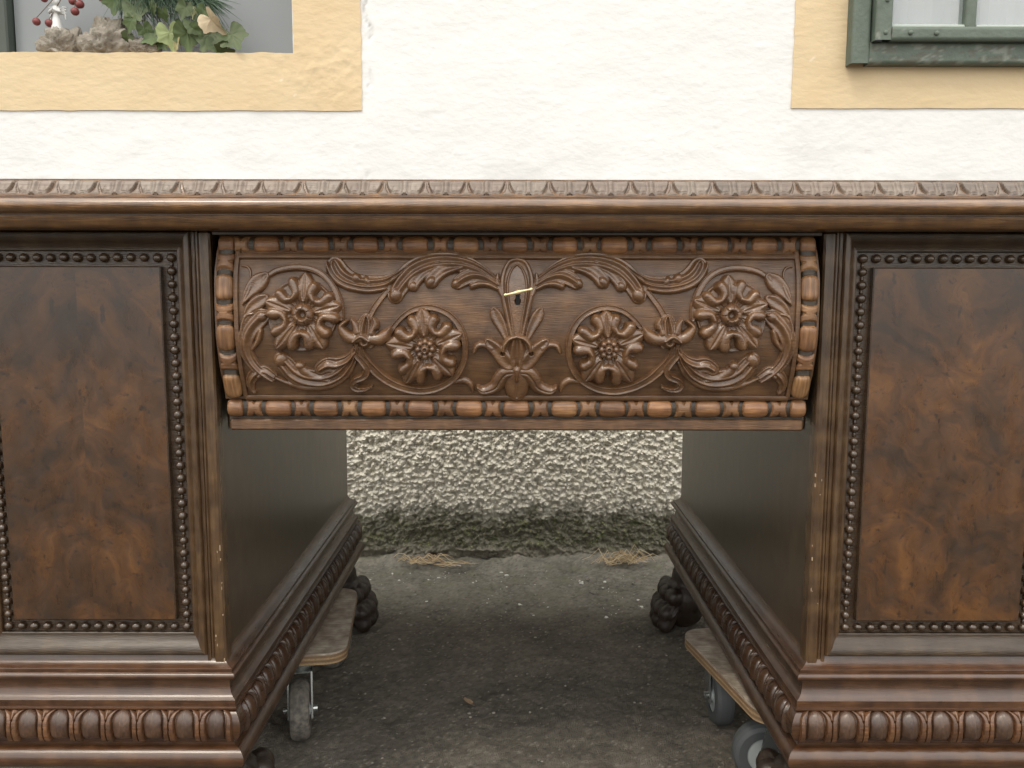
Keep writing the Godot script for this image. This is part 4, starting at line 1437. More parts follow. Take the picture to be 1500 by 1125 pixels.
func build_carving(dr: Node3D) -> void:
	var C := 757.0   # the drawing's own middle line and top line
	var T := 350.0
	var P := func(list: Array) -> Array:
		var out := []
		for q in list:
			out.append([q[0] - C, q[1] - T, q[2]])
		return out
	var both := func(called: String, r: Relief, lift := 0.0) -> void:
		var m := carve(r, lift)
		put(called, m, mats.carved, dr)
		put(called, mirrored(m), mats.carved, dr)
	var new_r := func(a: float, b: float, c: float, d: float) -> Relief: return Relief.new(a - C, b - T, c - C, d - T)
	# scroll round the outer flower, with its low disc
	var r: Relief = new_r.call(380, 384, 512, 520)
	r.disc(444 - C, 461 - T, 52, 2.6, 1.3)
	r.stroke(P.call([[390, 409, 4], [408, 398, 4.6], [434, 393.5, 5], [458, 396, 5], [478, 406, 5], [493, 425, 5], [500, 447, 5], [501, 466, 4]]), 5.5, 1)
	both.call("scroll", r)
	for s in [-1.0, 1.0]:
		var q := Relief.new(s * (446 - C) - 62, 460 - T - 62, s * (446 - C) + 62, 460 - T + 62)
		q.rosette(s * (446 - C), 460 - T, 56, 15.0, -92 if s < 0 else -88, false, rng)
		put("rosette", carve(q, 0.0014), mats.carved, dr)
		var w := Relief.new(s * (624 - C) - 61, 507 - T - 61, s * (624 - C) + 61, 507 - T + 61)
		w.rosette(s * (624 - C), 507 - T, 55, 14.5, -90 if s < 0 else -98, true, rng)
		put("rosette", carve(w), mats.carved, dr)
	# buds and the long leaf at the end of the panel
	r = new_r.call(352, 384, 408, 580)
	r.stroke(P.call([[392, 406, 5], [381, 415, 10], [369, 428, 7], [360, 442, 2]]), 9, 2, 1.0)
	r.stroke(P.call([[371, 420, 3], [366, 432, 3.5], [358, 446, 1.5]]), 6, 0)
	r.stroke(P.call([[391, 437, 5], [382, 442, 8], [369, 451, 6], [360, 464, 2]]), 8, 2, 1.0)
	r.stroke(P.call([[357, 391, 1.6], [364, 392, 2], [369, 398, 2], [370, 408, 1.5]]), 2.4, 0)
	r.stroke(P.call([[392, 460, 6], [380, 466, 11], [368, 480, 11], [362, 500, 9], [367, 520, 7], [378, 536, 6], [392, 547, 5], [403, 554, 3]]), 9, 2, 2.0)
	r.stroke(P.call([[372, 459, 2], [361, 463, 3], [356, 478, 3], [358, 494, 2]]), 6, 0)
	r.ball(385 - C, 463 - T, 10, 8, -20, 11)
	r.stroke(P.call([[384, 484, 4], [381, 496, 5], [374, 508, 3]]), 7, 0)
	r.stroke(P.call([[404, 549, 4], [390, 541, 6], [377, 545, 7], [369, 556, 6], [370, 567, 4], [375, 574, 2]]), 7, 2, 2.0)
	r.ball(383 - C, 547 - T, 6, 4, -30, 9)
	r.soften()
	both.call("acanthus_leaf", r)
	# the leaf that curls along the lower edge
	r = new_r.call(400, 504, 530, 574)
	r.stroke(P.call([[405, 550, 2], [425, 560, 4], [452, 567, 5], [485, 564, 5], [510, 548, 4], [522, 528, 3]]), 5, 0)
	r.stroke(P.call([[522, 508, 4], [515, 527, 7], [499, 544, 10], [475, 554, 11.5], [450, 552, 12], [432, 543, 11], [420, 530, 10], [413, 522, 8]]), 9.5, 2, 3.0)
	r.ball(415 - C, 524 - T, 10, 11, 20, 12)
	r.stroke(P.call([[441, 531, 6], [449, 542, 7], [466, 550, 5], [482, 553, 3]]), 8, 0)
	r.ball(442 - C, 532 - T, 8, 6.5, 20, 11)
	r.stroke(P.call([[522, 512, 4], [512, 524, 6.5], [497, 531, 8.5], [482, 531, 9], [471, 537, 7]]), 11, 2, 2.0)
	r.ball(485 - C, 530 - T, 11, 6, 8, 12)
	r.soften()
	both.call("acanthus_leaf", r)
	# ring round the inner flower, its ribbon and tail
	r = new_r.call(510, 444, 700, 578)
	r.stroke(P.call([[527, 503, 6], [534, 520, 6], [549, 538, 6.5], [568, 554, 6.5], [590, 565, 6.5], [615, 570, 6.5], [640, 566, 6], [662, 553, 5.5], [677, 533, 5], [682, 508, 5], [677, 484, 5], [663, 464, 5], [645, 453, 5], [625, 449.5, 5], [604, 454, 4.6], [588, 465, 4.2], [577, 478, 4], [571, 489, 3]]), 6, 1)
	r.stroke(P.call([[664, 557, 3], [679, 555, 4.5], [689, 561, 4.5], [693, 571, 2.5]]), 4.5, 0)
	both.call("scroll", r)
	r = new_r.call(510, 500, 552, 574)
	r.stroke(P.call([[524, 503, 4], [524, 515, 4.5], [533, 526, 5], [540, 537, 5.5], [535, 547, 5], [522, 553, 4.5], [517, 560, 4], [523, 567, 4], [535, 567, 3], [545, 564, 2]]), 7.5, 1)
	both.call("ribbon", r, 0.001)
	r = new_r.call(530, 416, 580, 472)
	r.stroke(P.call([[573, 421, 4], [561, 435, 4.6], [549, 450, 4.8], [540, 466, 5]]), 5, 1)
	both.call("stem", r)
	# cup of leaves that ties the scrolls together
	r = new_r.call(494, 456, 580, 506)
	r.stroke(P.call([[536, 497, 12], [537, 482, 12], [538, 470, 9], [538, 463, 4]]), 11, 2, 3.0)
	r.stroke(P.call([[530, 493, 7], [516, 493, 9], [506, 486, 8], [501, 477, 5.5], [508, 470, 4]]), 12, 0)
	r.stroke(P.call([[525, 485, 7], [521, 474, 6], [517, 467, 3]]), 11, 0)
	r.stroke(P.call([[544, 494, 8], [557, 494, 10], [567, 488, 9], [572, 480, 4]]), 12, 0)
	r.stroke(P.call([[547, 486, 7], [551, 474, 6], [549, 466, 3]]), 11, 0)
	r.hole(514 - C, 477 - T, 3.2, 9)
	r.hole(553 - C, 484 - T, 3.0, 9)
	r.soften()
	r.stroke(P.call([[520, 496, 3], [531, 490, 4.5], [543, 495, 3.2]]), 14, 0)
	both.call("calyx", r)
	# leaf that sweeps outwards under the upper edge
	r = new_r.call(474, 380, 602, 432)
	r.stroke(P.call([[598, 394, 2], [583, 405, 5], [567, 414, 8], [548, 417, 9.5], [530, 416, 10], [512, 411, 11], [500, 403, 12], [493, 393, 11], [491, 388, 7]]), 9.5, 2, 3.0)
	r.stroke(P.call([[566, 424, 3], [540, 427, 4], [512, 422, 4.5], [494, 412, 4], [483, 396, 3], [481, 388, 2]]), 8, 0)
	r.ball(524 - C, 409 - T, 8, 7.5, 30, 13)
	r.ball(540 - C, 413 - T, 8, 5, 60, 12)
	r.ball(577 - C, 412 - T, 10, 3.4, -38, 13)
	r.soften()
	both.call("acanthus_leaf", r)
	# the great leaf that springs from the middle
	r = new_r.call(566, 372, 736, 448)
	r.stroke(P.call([[590, 398, 2], [612, 385, 4], [640, 379, 5], [668, 380, 4], [690, 387, 2]]), 5, 0)
	r.stroke(P.call([[730, 413, 3], [709, 400, 6], [686, 390, 9], [660, 386, 11], [632, 388, 12], [608, 397, 12.5], [592, 411, 12], [582, 425, 11], [580, 435, 8]]), 9.5, 2, 3.0)
	r.ball(581 - C, 432 - T, 11, 9.5, -60, 13)
	r.stroke(P.call([[642, 391, 5], [624, 399, 7], [611, 411, 7], [605, 421, 6.5]]), 10, 2, 1.0)
	r.ball(606 - C, 420 - T, 7.5, 7, -60, 11)
	r.stroke(P.call([[676, 392, 4], [654, 396, 7], [640, 404, 8], [632, 414, 8]]), 11, 2, 1.0)
	r.ball(632 - C, 414 - T, 9.5, 7.5, -50, 13)
	r.stroke(P.call([[730, 419, 4], [713, 409, 6.5], [696, 405, 8], [681, 409, 8.5], [670, 416, 7]]), 11, 2, 2.0)
	r.ball(669 - C, 416 - T, 8.5, 7, -20, 12)
	r.stroke(P.call([[729, 424, 3], [716, 418, 4], [702, 417, 5], [692, 420, 5]]), 9, 0)
	r.soften()
	both.call("acanthus_leaf", r)
	# cartouche round the keyhole
	r = new_r.call(716, 376, 798, 500)
	r.stroke(P.call([[757, 386, 8], [757, 404, 20], [757, 425, 22], [757, 450, 18], [757, 475, 12], [757, 496, 7]]), 4.2, 0)
	for m in [false, true]:
		r.stroke(P.call([[757, 383, 3.2], [746, 386, 3.6], [739, 397, 3.8], [735.5, 412, 4], [736, 430, 4], [740, 450, 4], [745, 472, 3.5], [750, 494, 3]]), 7.2, 0, 3.0, m)
		r.stroke(P.call([[757, 390, 1.6], [750, 396, 2], [745, 407, 2.2], [743, 422, 2.2], [745, 442, 2.2], [749, 466, 2], [752, 488, 2]]), 6.6, 0, 3.0, m)
		r.stroke(P.call([[729, 403, 2.5], [728, 414, 5], [731, 424, 4], [735, 434, 2]]), 7.5, 0, 3.0, m)
		r.stroke(P.call([[723, 453, 3.5], [727, 462, 7], [735, 477, 6], [743, 495, 3]]), 6.5, 2, 1.0, m)
	r.hole(757.8 - C, 441 - T, 3.6, 4.5)
	put("cartouche", carve(r), mats.carved, dr)
	# the small cup and the three-lobed leaf under it
	r = new_r.call(690, 482, 824, 538)
	r.stroke(P.call([[757, 494, 10], [757, 508, 16], [757, 522, 18], [757, 532, 12]]), 8, 2, 3.0)
	for m in [false, true]:
		r.stroke(P.call([[757, 490, 3.6], [746, 493, 3.8], [739, 501, 3.8], [737, 512, 3]]), 11.5, 0, 3.0, m)
		r.stroke(P.call([[745, 529, 9], [737, 521, 9], [728, 510, 8], [718, 501, 6.5], [714, 496, 3]]), 11, 2, 1.0, m)
		r.stroke(P.call([[720, 507, 5], [708, 502, 5], [699, 504, 4.6], [695, 512, 3]]), 7.5, 0, 3.0, m)
		r.hole(736.5 - C, 514 - T, 2.8, 8, m)
	r.soften()
	put("calyx", carve(r), mats.carved, dr)
	r = new_r.call(694, 534, 820, 586)
	for m in [false, true]:
		r.stroke(P.call([[752, 541, 6], [741, 543, 10], [733, 552, 11], [727, 563, 10], [716, 569, 8], [706, 570, 6], [700, 564, 2.5]]), 8.5, 3, 3.0, m)
	r.stroke(P.call([[757, 545, 10], [757, 556, 17], [757, 567, 18], [757, 577, 9]]), 10, 3)
	r.stroke(P.call([[757, 537, 11], [757, 544, 6], [757, 552, 1.5]]), 12, 4)
	r.soften()
	put("lobed_leaf", carve(r), mats.carved, dr)
	# the key in the lock, its bow seen edge-on
	var key := group_node("key", self, Vector3(0.0011, 0.6912, FZ + 0.040))
	tag(key, "small brass key standing in the keyhole of the carved drawer", "key")
	var st := begin()
	tube(st, [Vector3(-0.0150, -0.0033, 0), Vector3(-0.0136, -0.0030, 0), Vector3(-0.0118, -0.0026, 0), Vector3(-0.006, -0.0014, 0.001), Vector3(0, 0, 0.0015), Vector3(0.006, 0.0014, 0.001), Vector3(0.0118, 0.0026, 0), Vector3(0.0136, 0.0030, 0), Vector3(0.0152, 0.0034, 0)], [0.0010, 0.0021, 0.0012, 0.0015, 0.0024, 0.0015, 0.0012, 0.0022, 0.0010], 10)
	put("bow", st.commit(), mats.brass, key)
	st = begin()
	tube(st, [Vector3(0, 0.0002, 0.001), Vector3(0, 0.0004, -0.003), Vector3(0, 0.0004, -0.006), Vector3(0, 0.0004, -0.026)], [0.0024, 0.0026, 0.0017, 0.0017], 12)
	put("shank", st.commit(), mats.brass, key)

# ---------------------------------------------------------------- dollies

func rounded(w: float, d: float, r: float) -> PackedVector2Array:
	var out := PackedVector2Array()
	for q in [[1, 1, 0], [-1, 1, 90], [-1, -1, 180], [1, -1, 270]]:
		for k in 9:
			var a := deg_to_rad(q[2] + k * 90.0 / 8)
			out.append(Vector2(q[0] * (w / 2 - r) + r * cos(a), q[1] * (d / 2 - r) + r * sin(a)))
	return out

func ply(poly: PackedVector2Array, y0: float, y1: float, shrink: float) -> ArrayMesh:
	var st := begin()
	var p := PackedVector2Array()
	for q in poly:
		p.append(q * (1.0 - shrink))
	var tri := Geometry2D.triangulate_polygon(p)
	for k in range(0, tri.size(), 3):
		var t := [p[tri[k]], p[tri[k + 1]], p[tri[k + 2]]]
		if (t[1] - t[0]).cross(t[2] - t[0]) < 0:
			t.reverse()
		for s in [[y1, [0, 1, 2], 1.0], [y0, [0, 2, 1], -1.0]]:
			for i in s[1]:
				st.set_normal(Vector3(0, s[2], 0))
				st.add_vertex(Vector3(t[i].x, s[0], t[i].y))
	for i in p.size():
		var a := p[i]
		var b := p[(i + 1) % p.size()]
		quad(st, Vector3(a.x, y0, a.y), Vector3(a.x, y1, a.y), Vector3(b.x, y1, b.y), Vector3(b.x, y0, b.y))
	return st.commit()

func caster(dolly: Node3D, at: Vector3, turn: float, lean: float) -> void:
	# at: where the swivel meets the board (in the dolly's axes); turn: which way the wheel rolls
	var c := group_node("caster", dolly, at)
	c.rotation.y = turn
	put("mounting_plate", box_mesh(Vector3(-0.028, -0.003, -0.028), Vector3(0.028, 0.0, 0.028), 0.001), mats.steel, c)
	put("swivel", lathe([Vector2(0.0, -0.014), Vector2(0.018, -0.0138), Vector2(0.021, -0.009), Vector2(0.021, -0.0032), Vector2(0.0, -0.0031)], 24), mats.steel, c)
	var st := begin()
	var y1 := 0.0460 - (0.137 + at.y)
	for s in [-1.0, 1.0]:
		# cheeks of the fork taper towards the axle
		var x0: float = s * 0.0166
		var x1: float = s * 0.0192
		var prof := [Vector2(-0.022, -0.0142), Vector2(0.022, -0.0142), Vector2(0.012 + lean, y1 - 0.010), Vector2(-0.012 + lean, y1 - 0.010)]
		var q := []
		for x in [x0, x1]:
			for pnt in prof:
				q.append(Vector3(x, pnt.y, pnt.x))
		var faces := [[0, 1, 2, 3], [7, 6, 5, 4], [0, 4, 5, 1], [1, 5, 6, 2], [2, 6, 7, 3], [3, 7, 4, 0]]
		for f in faces:
			if s > 0:
				quad(st, q[f[3]], q[f[2]], q[f[1]], q[f[0]])
			else:
				quad(st, q[f[0]], q[f[1]], q[f[2]], q[f[3]])
	add_box(st, Vector3(-0.0192, -0.0172, -0.022), Vector3(0.0192, -0.0142, 0.022), 0.0012)
	put("fork", st.commit(), mats.steel, c)
	var ax := Vector3(0, y1, lean)
	put("wheel", lathe([Vector2(0.021, -0.0115), Vector2(0.030, -0.0122), Vector2(0.0345, -0.0105), Vector2(0.0368, -0.006), Vector2(0.0374, 0.0), Vector2(0.0368, 0.006), Vector2(0.0345, 0.0105), Vector2(0.030, 0.0122), Vector2(0.021, 0.0115)], 40, Vector3.RIGHT), mats.wheel_worn if dolly.position.x < 0 else mats.tyre, c, Transform3D(Basis().scaled(Vector3.ONE * 1.225), ax))
	put("hub", lathe([Vector2(0.0, -0.0135), Vector2(0.007, -0.0135), Vector2(0.009, -0.0100), Vector2(0.021, -0.0105), Vector2(0.0215, 0.0105), Vector2(0.009, 0.0100), Vector2(0.007, 0.0135), Vector2(0.0, 0.0135)], 28, Vector3.RIGHT), mats.hub, c, Transform3D(Basis().scaled(Vector3.ONE * 1.225), ax))
	put("axle_bolt", lathe([Vector2(0.0, -0.0215), Vector2(0.0048, -0.0215), Vector2(0.0048, -0.0165), Vector2(0.003, -0.0164), Vector2(0.003, 0.0164), Vector2(0.0052, 0.0165), Vector2(0.0052, 0.0215), Vector2(0.0, 0.0215)], 6, Vector3.RIGHT), mats.steel, c, Transform3D(Basis().scaled(Vector3.ONE * 1.2), ax))

func tones(m: StandardMaterial3D) -> Array:
	# the same wood, a little paler and a little darker
	var out := [m]
	for f in [Color(0.86, 0.85, 0.84), Color(1.0, 1.03, 1.05), Color(0.93, 0.92, 0.92)]:
		var d: StandardMaterial3D = m.duplicate()
		d.albedo_color = m.albedo_color * f
		d.albedo_color.a = 1.0
		d.uv2_offset = Vector3(f.r * 3.7, f.g * 2.1, f.b)
		out.append(d)
	return out

func uneven(b: Basis, amount := 0.04) -> Basis:
	return b * Basis(Vector3.BACK, rng.randf_range(-0.02, 0.02)).scaled(Vector3(1 + rng.randf_range(-amount, amount), 1 + rng.randf_range(-amount, amount) * 0.6, 1 + rng.randf_range(-amount, amount) * 2.0))

func build_dollies() -> void:
	var m_top := wood(Vector3(0.62, 0.56, 0.465), Vector3(3, 26, 20), 0.5, 0.0, 0.2, 0.3, 0.3)
	mats.ply_face = m_top
	var m_l := wood(Vector3(0.52, 0.37, 0.21), Vector3(20, 60, 20), 0.5, 0.0, 0.2, 0.3, 0.1)
	var m_d := wood(Vector3(0.30, 0.20, 0.115), Vector3(20, 60, 20), 0.5, 0.0, 0.2, 0.3, 0.1)
	var worn := StandardMaterial3D.new()
	worn.albedo_texture = noise_tex(31, 0.05, Color(0.20, 0.19, 0.18), Color(0.50, 0.47, 0.43), 3, 256, FastNoiseLite.TYPE_SIMPLEX_SMOOTH, Color(0.36, 0.345, 0.32), 0.45)
	worn.uv1_triplanar = true
	worn.uv1_scale = Vector3.ONE * 9
	worn.roughness = 0.8
	mats.wheel_worn = worn
	var poly := rounded(0.40, 0.285, 0.032)
	for k in 2:
		var d := group_node("furniture_dolly", self, Vector3(-0.474, 0.137, -1.372) if k == 0 else Vector3(0.492, 0.137, -1.240))
		d.rotation.y = deg_to_rad(6.5) if k == 0 else deg_to_rad(11.0)
		tag(d, ["worn plywood dolly under the left pedestal, grey caster wheel showing below its front edge", "worn plywood dolly under the right pedestal, dark wheel with white hub at its corner"][k], "dolly", "dollies under the desk")
		for i in 5:
			put("ply", ply(poly, -0.018 + i * 0.0036, -0.018 + (i + 1) * 0.0036 - 0.0001, [0.004, 0.0, 0.002, 0.0, 0.003][i]), m_top if i == 4 else (m_d if i % 2 else m_l), d)
		if k == 0:
			caster(d, Vector3(0.126, -0.018, 0.112), deg_to_rad(5), 0.024)
			caster(d, Vector3(0.145, -0.018, -0.095), deg_to_rad(150), 0.020)
		else:
			caster(d, Vector3(-0.137, -0.018, 0.085), deg_to_rad(-110), 0.022)
			caster(d, Vector3(-0.145, -0.018, -0.110), deg_to_rad(-11), 0.020)
		caster(d, Vector3(-0.145 if k == 0 else 0.145, -0.018, 0.095), 0.7, 0.020)
		caster(d, Vector3(-0.145 if k == 0 else 0.145, -0.018, -0.095), 2.0, 0.020)

# ---------------------------------------------------------------- things in the left window

func leaf_mesh(size: float, lobes: int, col: Vector3, fold: float, curl: float, seed_: int, pale := 0.15) -> ArrayMesh:
	# an ivy leaf in the xy plane, its stalk at the origin, its tip at +y
	var rg := RandomNumberGenerator.new()
	rg.seed = seed_
	var out := []
	var n := 40
	for i in n + 1:
		var a := lerpf(-PI, PI, float(i) / n)
		var r := 0.0
		for q in [[0.0, 1.0, 0.50], [1.05, 0.84, 0.46], [-1.05, 0.84, 0.46], [2.05, 0.66, 0.50], [-2.05, 0.66, 0.50]].slice(0, lobes):
			r = maxf(r, q[1] * exp(-pow((a - q[0]) / q[2], 2)))
		r = maxf(r, 0.68 if absf(a) < 2.6 else 0.68 * maxf(0.15, (PI - absf(a)) / 0.54))
		out.append(Vector2(sin(a), cos(a)) * r * size * 0.62 * (1 + rg.randf_range(-0.03, 0.03)) + Vector2(0, size * 0.25))
	var bend := func(p: Vector2) -> Vector3:
		return Vector3(p.x, p.y, absf(p.x) * fold + curl * (p.y * p.y / size - absf(p.x) * p.y * 0.4 / size) + size * 0.04 * n_lump.get_noise_2d(p.x * 60 + seed_, p.y * 60))
	var v := PackedVector3Array()
	var c := PackedColorArray()
	var idx := PackedInt32Array()
	for ring in 4:
		var t := ring / 3.0
		for i in n + 1:
			var p: Vector2 = Vector2(0, size * 0.25).lerp(out[i], t)
			v.append(bend.call(p))
			var a := lerpf(-PI, PI, float(i) / n)
			var vein := 0.0
			for q in [0.0, 1.05, -1.05]:
				vein = maxf(vein, exp(-pow((a - q) / 0.09, 2)))
			var k := col * (1 + 0.25 * n_fine.get_noise_2d(p.x * 90, p.y * 90 + seed_)) 
			k = k.lerp(col * 1.9 + Vector3(0.03, 0.03, 0.02), vein * pale * 2.0 * (1 - t * 0.5))
			c.append(Color(k.x, k.y, k.z))
	for ring in 3:
		for i in n:
			var k := ring * (n + 1) + i
			idx.append_array([k, k + n + 1, k + n + 2, k, k + n + 2, k + 1])
	var nn := PackedVector3Array()
	nn.resize(v.size())
	for q in range(0, idx.size(), 3):
		var f := (v[idx[q + 2]] - v[idx[q]]).cross(v[idx[q + 1]] - v[idx[q]])
		for e in 3:
			nn[idx[q + e]] += f
	for k in nn.size():
		nn[k] = nn[k].normalized() if nn[k].length() > 0 else Vector3.BACK
	return arrays_mesh(v, nn, idx, c)

func stone_mesh(balls: Array, seed_: int) -> ArrayMesh:
	var m := star(balls, 44, 0.17, 1.9, Vector3(seed_, seed_ * 2, 3))
	var a := m.surface_get_arrays(0)
	var v: PackedVector3Array = a[Mesh.ARRAY_VERTEX]
	var c := PackedColorArray()
	for p in v:
		var t := 0.5 + 0.5 * n_fine.get_noise_3dv(p * 30 + Vector3(seed_, 0, 0))
		var s := n_lump.get_noise_3d(p.x * 14, p.y * 40, p.z * 14 + seed_)
		var k := Vector3(0.15, 0.125, 0.095).lerp(Vector3(0.33, 0.30, 0.255), clampf(t + s * 0.7, 0, 1))
		c.append(Color(k.x, k.y, k.z))
	return arrays_mesh(v, a[Mesh.ARRAY_NORMAL], a[Mesh.ARRAY_INDEX], c)

func build_niche_things() -> void:
	var zf := -2.150
	var sill := 1.2385
	# metres along the window from the things' measured places
	var sx := func(a: float) -> float: return (a - 750) * 0.001635 - 0.0053
	var sy := func(b: float) -> float: return 1.376 - b * 0.00159
	var spots := [
		["stone", Vector3(sx.call(80), 0, zf), [[Vector3(0, 0.022, 0), 0.034], [Vector3(-0.026, 0.010, 0.005), 0.026], [Vector3(0.024, 0.018, 0), 0.030], [Vector3(0.034, 0.038, -0.004), 0.017], [Vector3(0, 0.0, 0), 0.03]], "low brownish stone on the window sill under the white figurine"],
		["stone", Vector3(sx.call(150), 0, zf), [[Vector3(0, 0.020, 0), 0.044], [Vector3(-0.036, 0.010, 0.004), 0.033], [Vector3(0.036, 0.014, 0.0), 0.036], [Vector3(-0.008, 0.058, -0.004), 0.025], [Vector3(0.020, 0.050, -0.006), 0.027], [Vector3(0, 0, 0), 0.03]], "largest grey cracked stone on the window sill beside the ivy"],
		["stone", Vector3(sx.call(207), 0, zf + 0.012), [[Vector3(0, 0.008, 0), 0.022], [Vector3(0.022, 0.004, 0), 0.018], [Vector3(-0.018, 0.008, 0), 0.02]], "small brown stone on the window sill half under the ivy leaves"]]
	for k in spots.size():
		var q = spots[k]
		tag(put(q[0], stone_mesh(q[2], k * 5 + 3), mats.stone, self, Transform3D(Basis(), q[1] + Vector3(0, sill + 0.018, 0))), q[3], "stone", "stones in the left window")
	# white china figurine with raised arms
	var fig := group_node("figurine", self, Vector3(sx.call(76), sy.call(50), zf))
	tag(fig, "small white angel figurine on the brownish stone in the window", "figurine")
	put("gown", lathe([Vector2(0.0, -0.004), Vector2(0.0165, -0.004), Vector2(0.0160, 0.004), Vector2(0.0120, 0.022), Vector2(0.0082, 0.040), Vector2(0.0068, 0.048), Vector2(0.0095, 0.056), Vector2(0.0088, 0.064), Vector2(0.0040, 0.068), Vector2(0.0, 0.0685)], 20), mats.china, fig)
	var hd := SphereMesh.new()
	hd.radius = 0.0085
	hd.height = 0.0185
	put("head", hd, mats.china, fig, Transform3D(Basis(), Vector3(0.001, 0.0765, 0.001)))
	for s in [-1.0, 1.0]:
		var st := begin()
		tube(st, [Vector3(s * 0.006, 0.060, 0.001), Vector3(s * 0.012, 0.050, 0.008), Vector3(s * 0.006, 0.053, 0.0135), Vector3(s * 0.001, 0.056, 0.0145)], [0.0042, 0.0038, 0.0030, 0.0022], 8)
		put("arm", st.commit(), mats.china, fig)
		st = begin()
		for i in 5:
			tube(st, [Vector3(s * 0.003, 0.060 - i * 0.002, -0.007), Vector3(s * (0.013 + i * 0.001), 0.066 - i * 0.004, -0.009), Vector3(s * (0.022 - i * 0.001), 0.066 - i * 0.007, -0.008)], [0.003, 0.003, 0.0012], 6)
		put("wing", st.commit(), mats.china, fig)
	# red berries
	var red := plain(lin(0.15, 0.026, 0.024), 0.55)
	red.clearcoat_enabled = true
	red.clearcoat = 0.1
	var sprig := group_node("berry_sprig", self, Vector3(sx.call(110), sy.call(-10), zf + 0.01))
	tag(sprig, "sprig of red berries hanging behind the stones in the window", "berries")
	var bs := SphereMesh.new()
	bs.radius = 0.0098
	bs.height = 0.0190
	bs.radial_segments = 18
	bs.rings = 10
	var root := sprig.position
	var wt := begin()
	for b in [[52, 34, 0.95], [67, 34, 1.0], [104, 3, 0.9], [116, 8, 1.0], [109, 19, 1.0], [62, -1, 0.85], [120, -4, 1.0], [112, 8, 0.8], [48, -12, 0.9]]:
		var p: Vector3 = Vector3(sx.call(b[0]), sy.call(b[1]), zf + 0.012 + 0.006 * sin(b[0])) - root
		put("berry", bs, red, sprig, Transform3D(Basis().scaled(Vector3.ONE * b[2]), p))
		tube(wt, [p + Vector3(0, 0.008, 0), p.lerp(Vector3(0, 0.03, 0), 0.5) + Vector3(0, 0.012, -0.004), Vector3(0, 0.05, -0.005)], [0.0009, 0.0010, 0.0014], 5)
	put("twig", wt.commit(), plain(lin(0.10, 0.06, 0.04), 0.8), sprig)
	# pine bough reaching in from above
	var bough := group_node("pine_bough", self, Vector3(sx.call(240), sy.call(-50) - 0.130, zf + 0.005))
	tag(bough, "green pine bough with long needles hanging over the ivy in the window", "pine bough")
	var bm := plain(lin(0.16, 0.10, 0.06), 0.85)
	var br := begin()
	var axes := [[Vector3(-0.16, 0.05, 0.0), Vector3(-0.04, 0.060, 0.002), Vector3(0.045, 0.075, 0.004), Vector3(0.105, 0.048, 0.006)], [Vector3(-0.07, 0.075, 0.0), Vector3(-0.02, 0.10, 0.008), Vector3(0.03, 0.098, 0.010)], [Vector3(-0.12, 0.08, -0.002), Vector3(-0.10, 0.082, 0.004), Vector3(-0.065, 0.074, 0.006)]]
	var nd := begin()
	for a in axes:
		var rr := []
		for k in a.size():
			rr.append(0.0030 - 0.0005 * k)
		tube(br, a, rr, 6)
		for i in 520:
			var t: float = rng.randf_range(0.15, 1.0) * (a.size() - 1)
			var k: int = mini(int(t), a.size() - 2)
			var p: Vector3 = a[k].lerp(a[k + 1], t - k)
			var d: Vector3 = (a[k + 1] - a[k]).normalized()
			var o := Vector3(rng.randf_range(-1, 1), rng.randf_range(-1, 1), rng.randf_range(-0.5, 0.6)).normalized()
			var dir := (d * rng.randf_range(0.5, 1.1) + o * 0.85 + Vector3(0, -0.30, 0)).normalized()
			var l := rng.randf_range(0.045, 0.085)
			var e := p + dir * l + Vector3(0, -0.25 * l, 0)
			var g := Color(0.045, 0.085, 0.05).lerp(Color(0.10, 0.16, 0.095), rng.randf())
			e.z = minf(maxf(e.z, -0.055), 0.035)
			nd.set_color(g)
			tube(nd, [p, p.lerp(e, 0.5) + dir * 0.004 + Vector3(0, 0.004, 0), e], [0.00085, 0.00080, 0.00035], 3)
	put("branch", br.commit(), bm, bough)
	tag(put("needles", nd.commit(), mats.vert, bough), "", "", "", "stuff")
	# ivy trailing along the sill
	var ivy := group_node("ivy_sprig", self, Vector3(sx.call(250), sill, zf))
	tag(ivy, "trailing ivy with green and pale leaves lying along the window sill", "ivy")
	root = ivy.position
	var dk := Vector3(0.046, 0.066, 0.019)
	var md := Vector3(0.066, 0.098, 0.032)
	var lt := Vector3(0.22, 0.26, 0.11)
	var L := [[172, 8, 26, 170, md, 1], [201, 20, 27, 200, dk, 2], [228, 19, 18, 150, dk, 3], [243, 26, 15, 185, md, 4], [196, 40, 20, 160, md, 5], [213, 48, 18, 195, md, 6], [222, 60, 22, 120, md, 7], [237, 66, 18, 215, md, 8], [252, 58, 30, 190, lt, 9], [257, 71, 20, 160, Vector3(0.27, 0.24, 0.12), 10], [277, 57, 32, 175, md, 11], [276, 21, 21, 160, dk, 12], [290, 44, 26, 215, dk, 13], [305, 58, 36, 165, dk, 14], [318, 72, 26, 195, dk, 15], [292, 25, 20, 185, Vector3(0.42, 0.42, 0.22), 16], [300, 22, 16, 150, md, 19], [344, 62, 34, 210, dk, 17], [262, 40, 14, 140, md, 20], [186, 60, 16, 150, dk, 21], [330, 80, 22, 120, dk, 22]]
	var vine := begin()
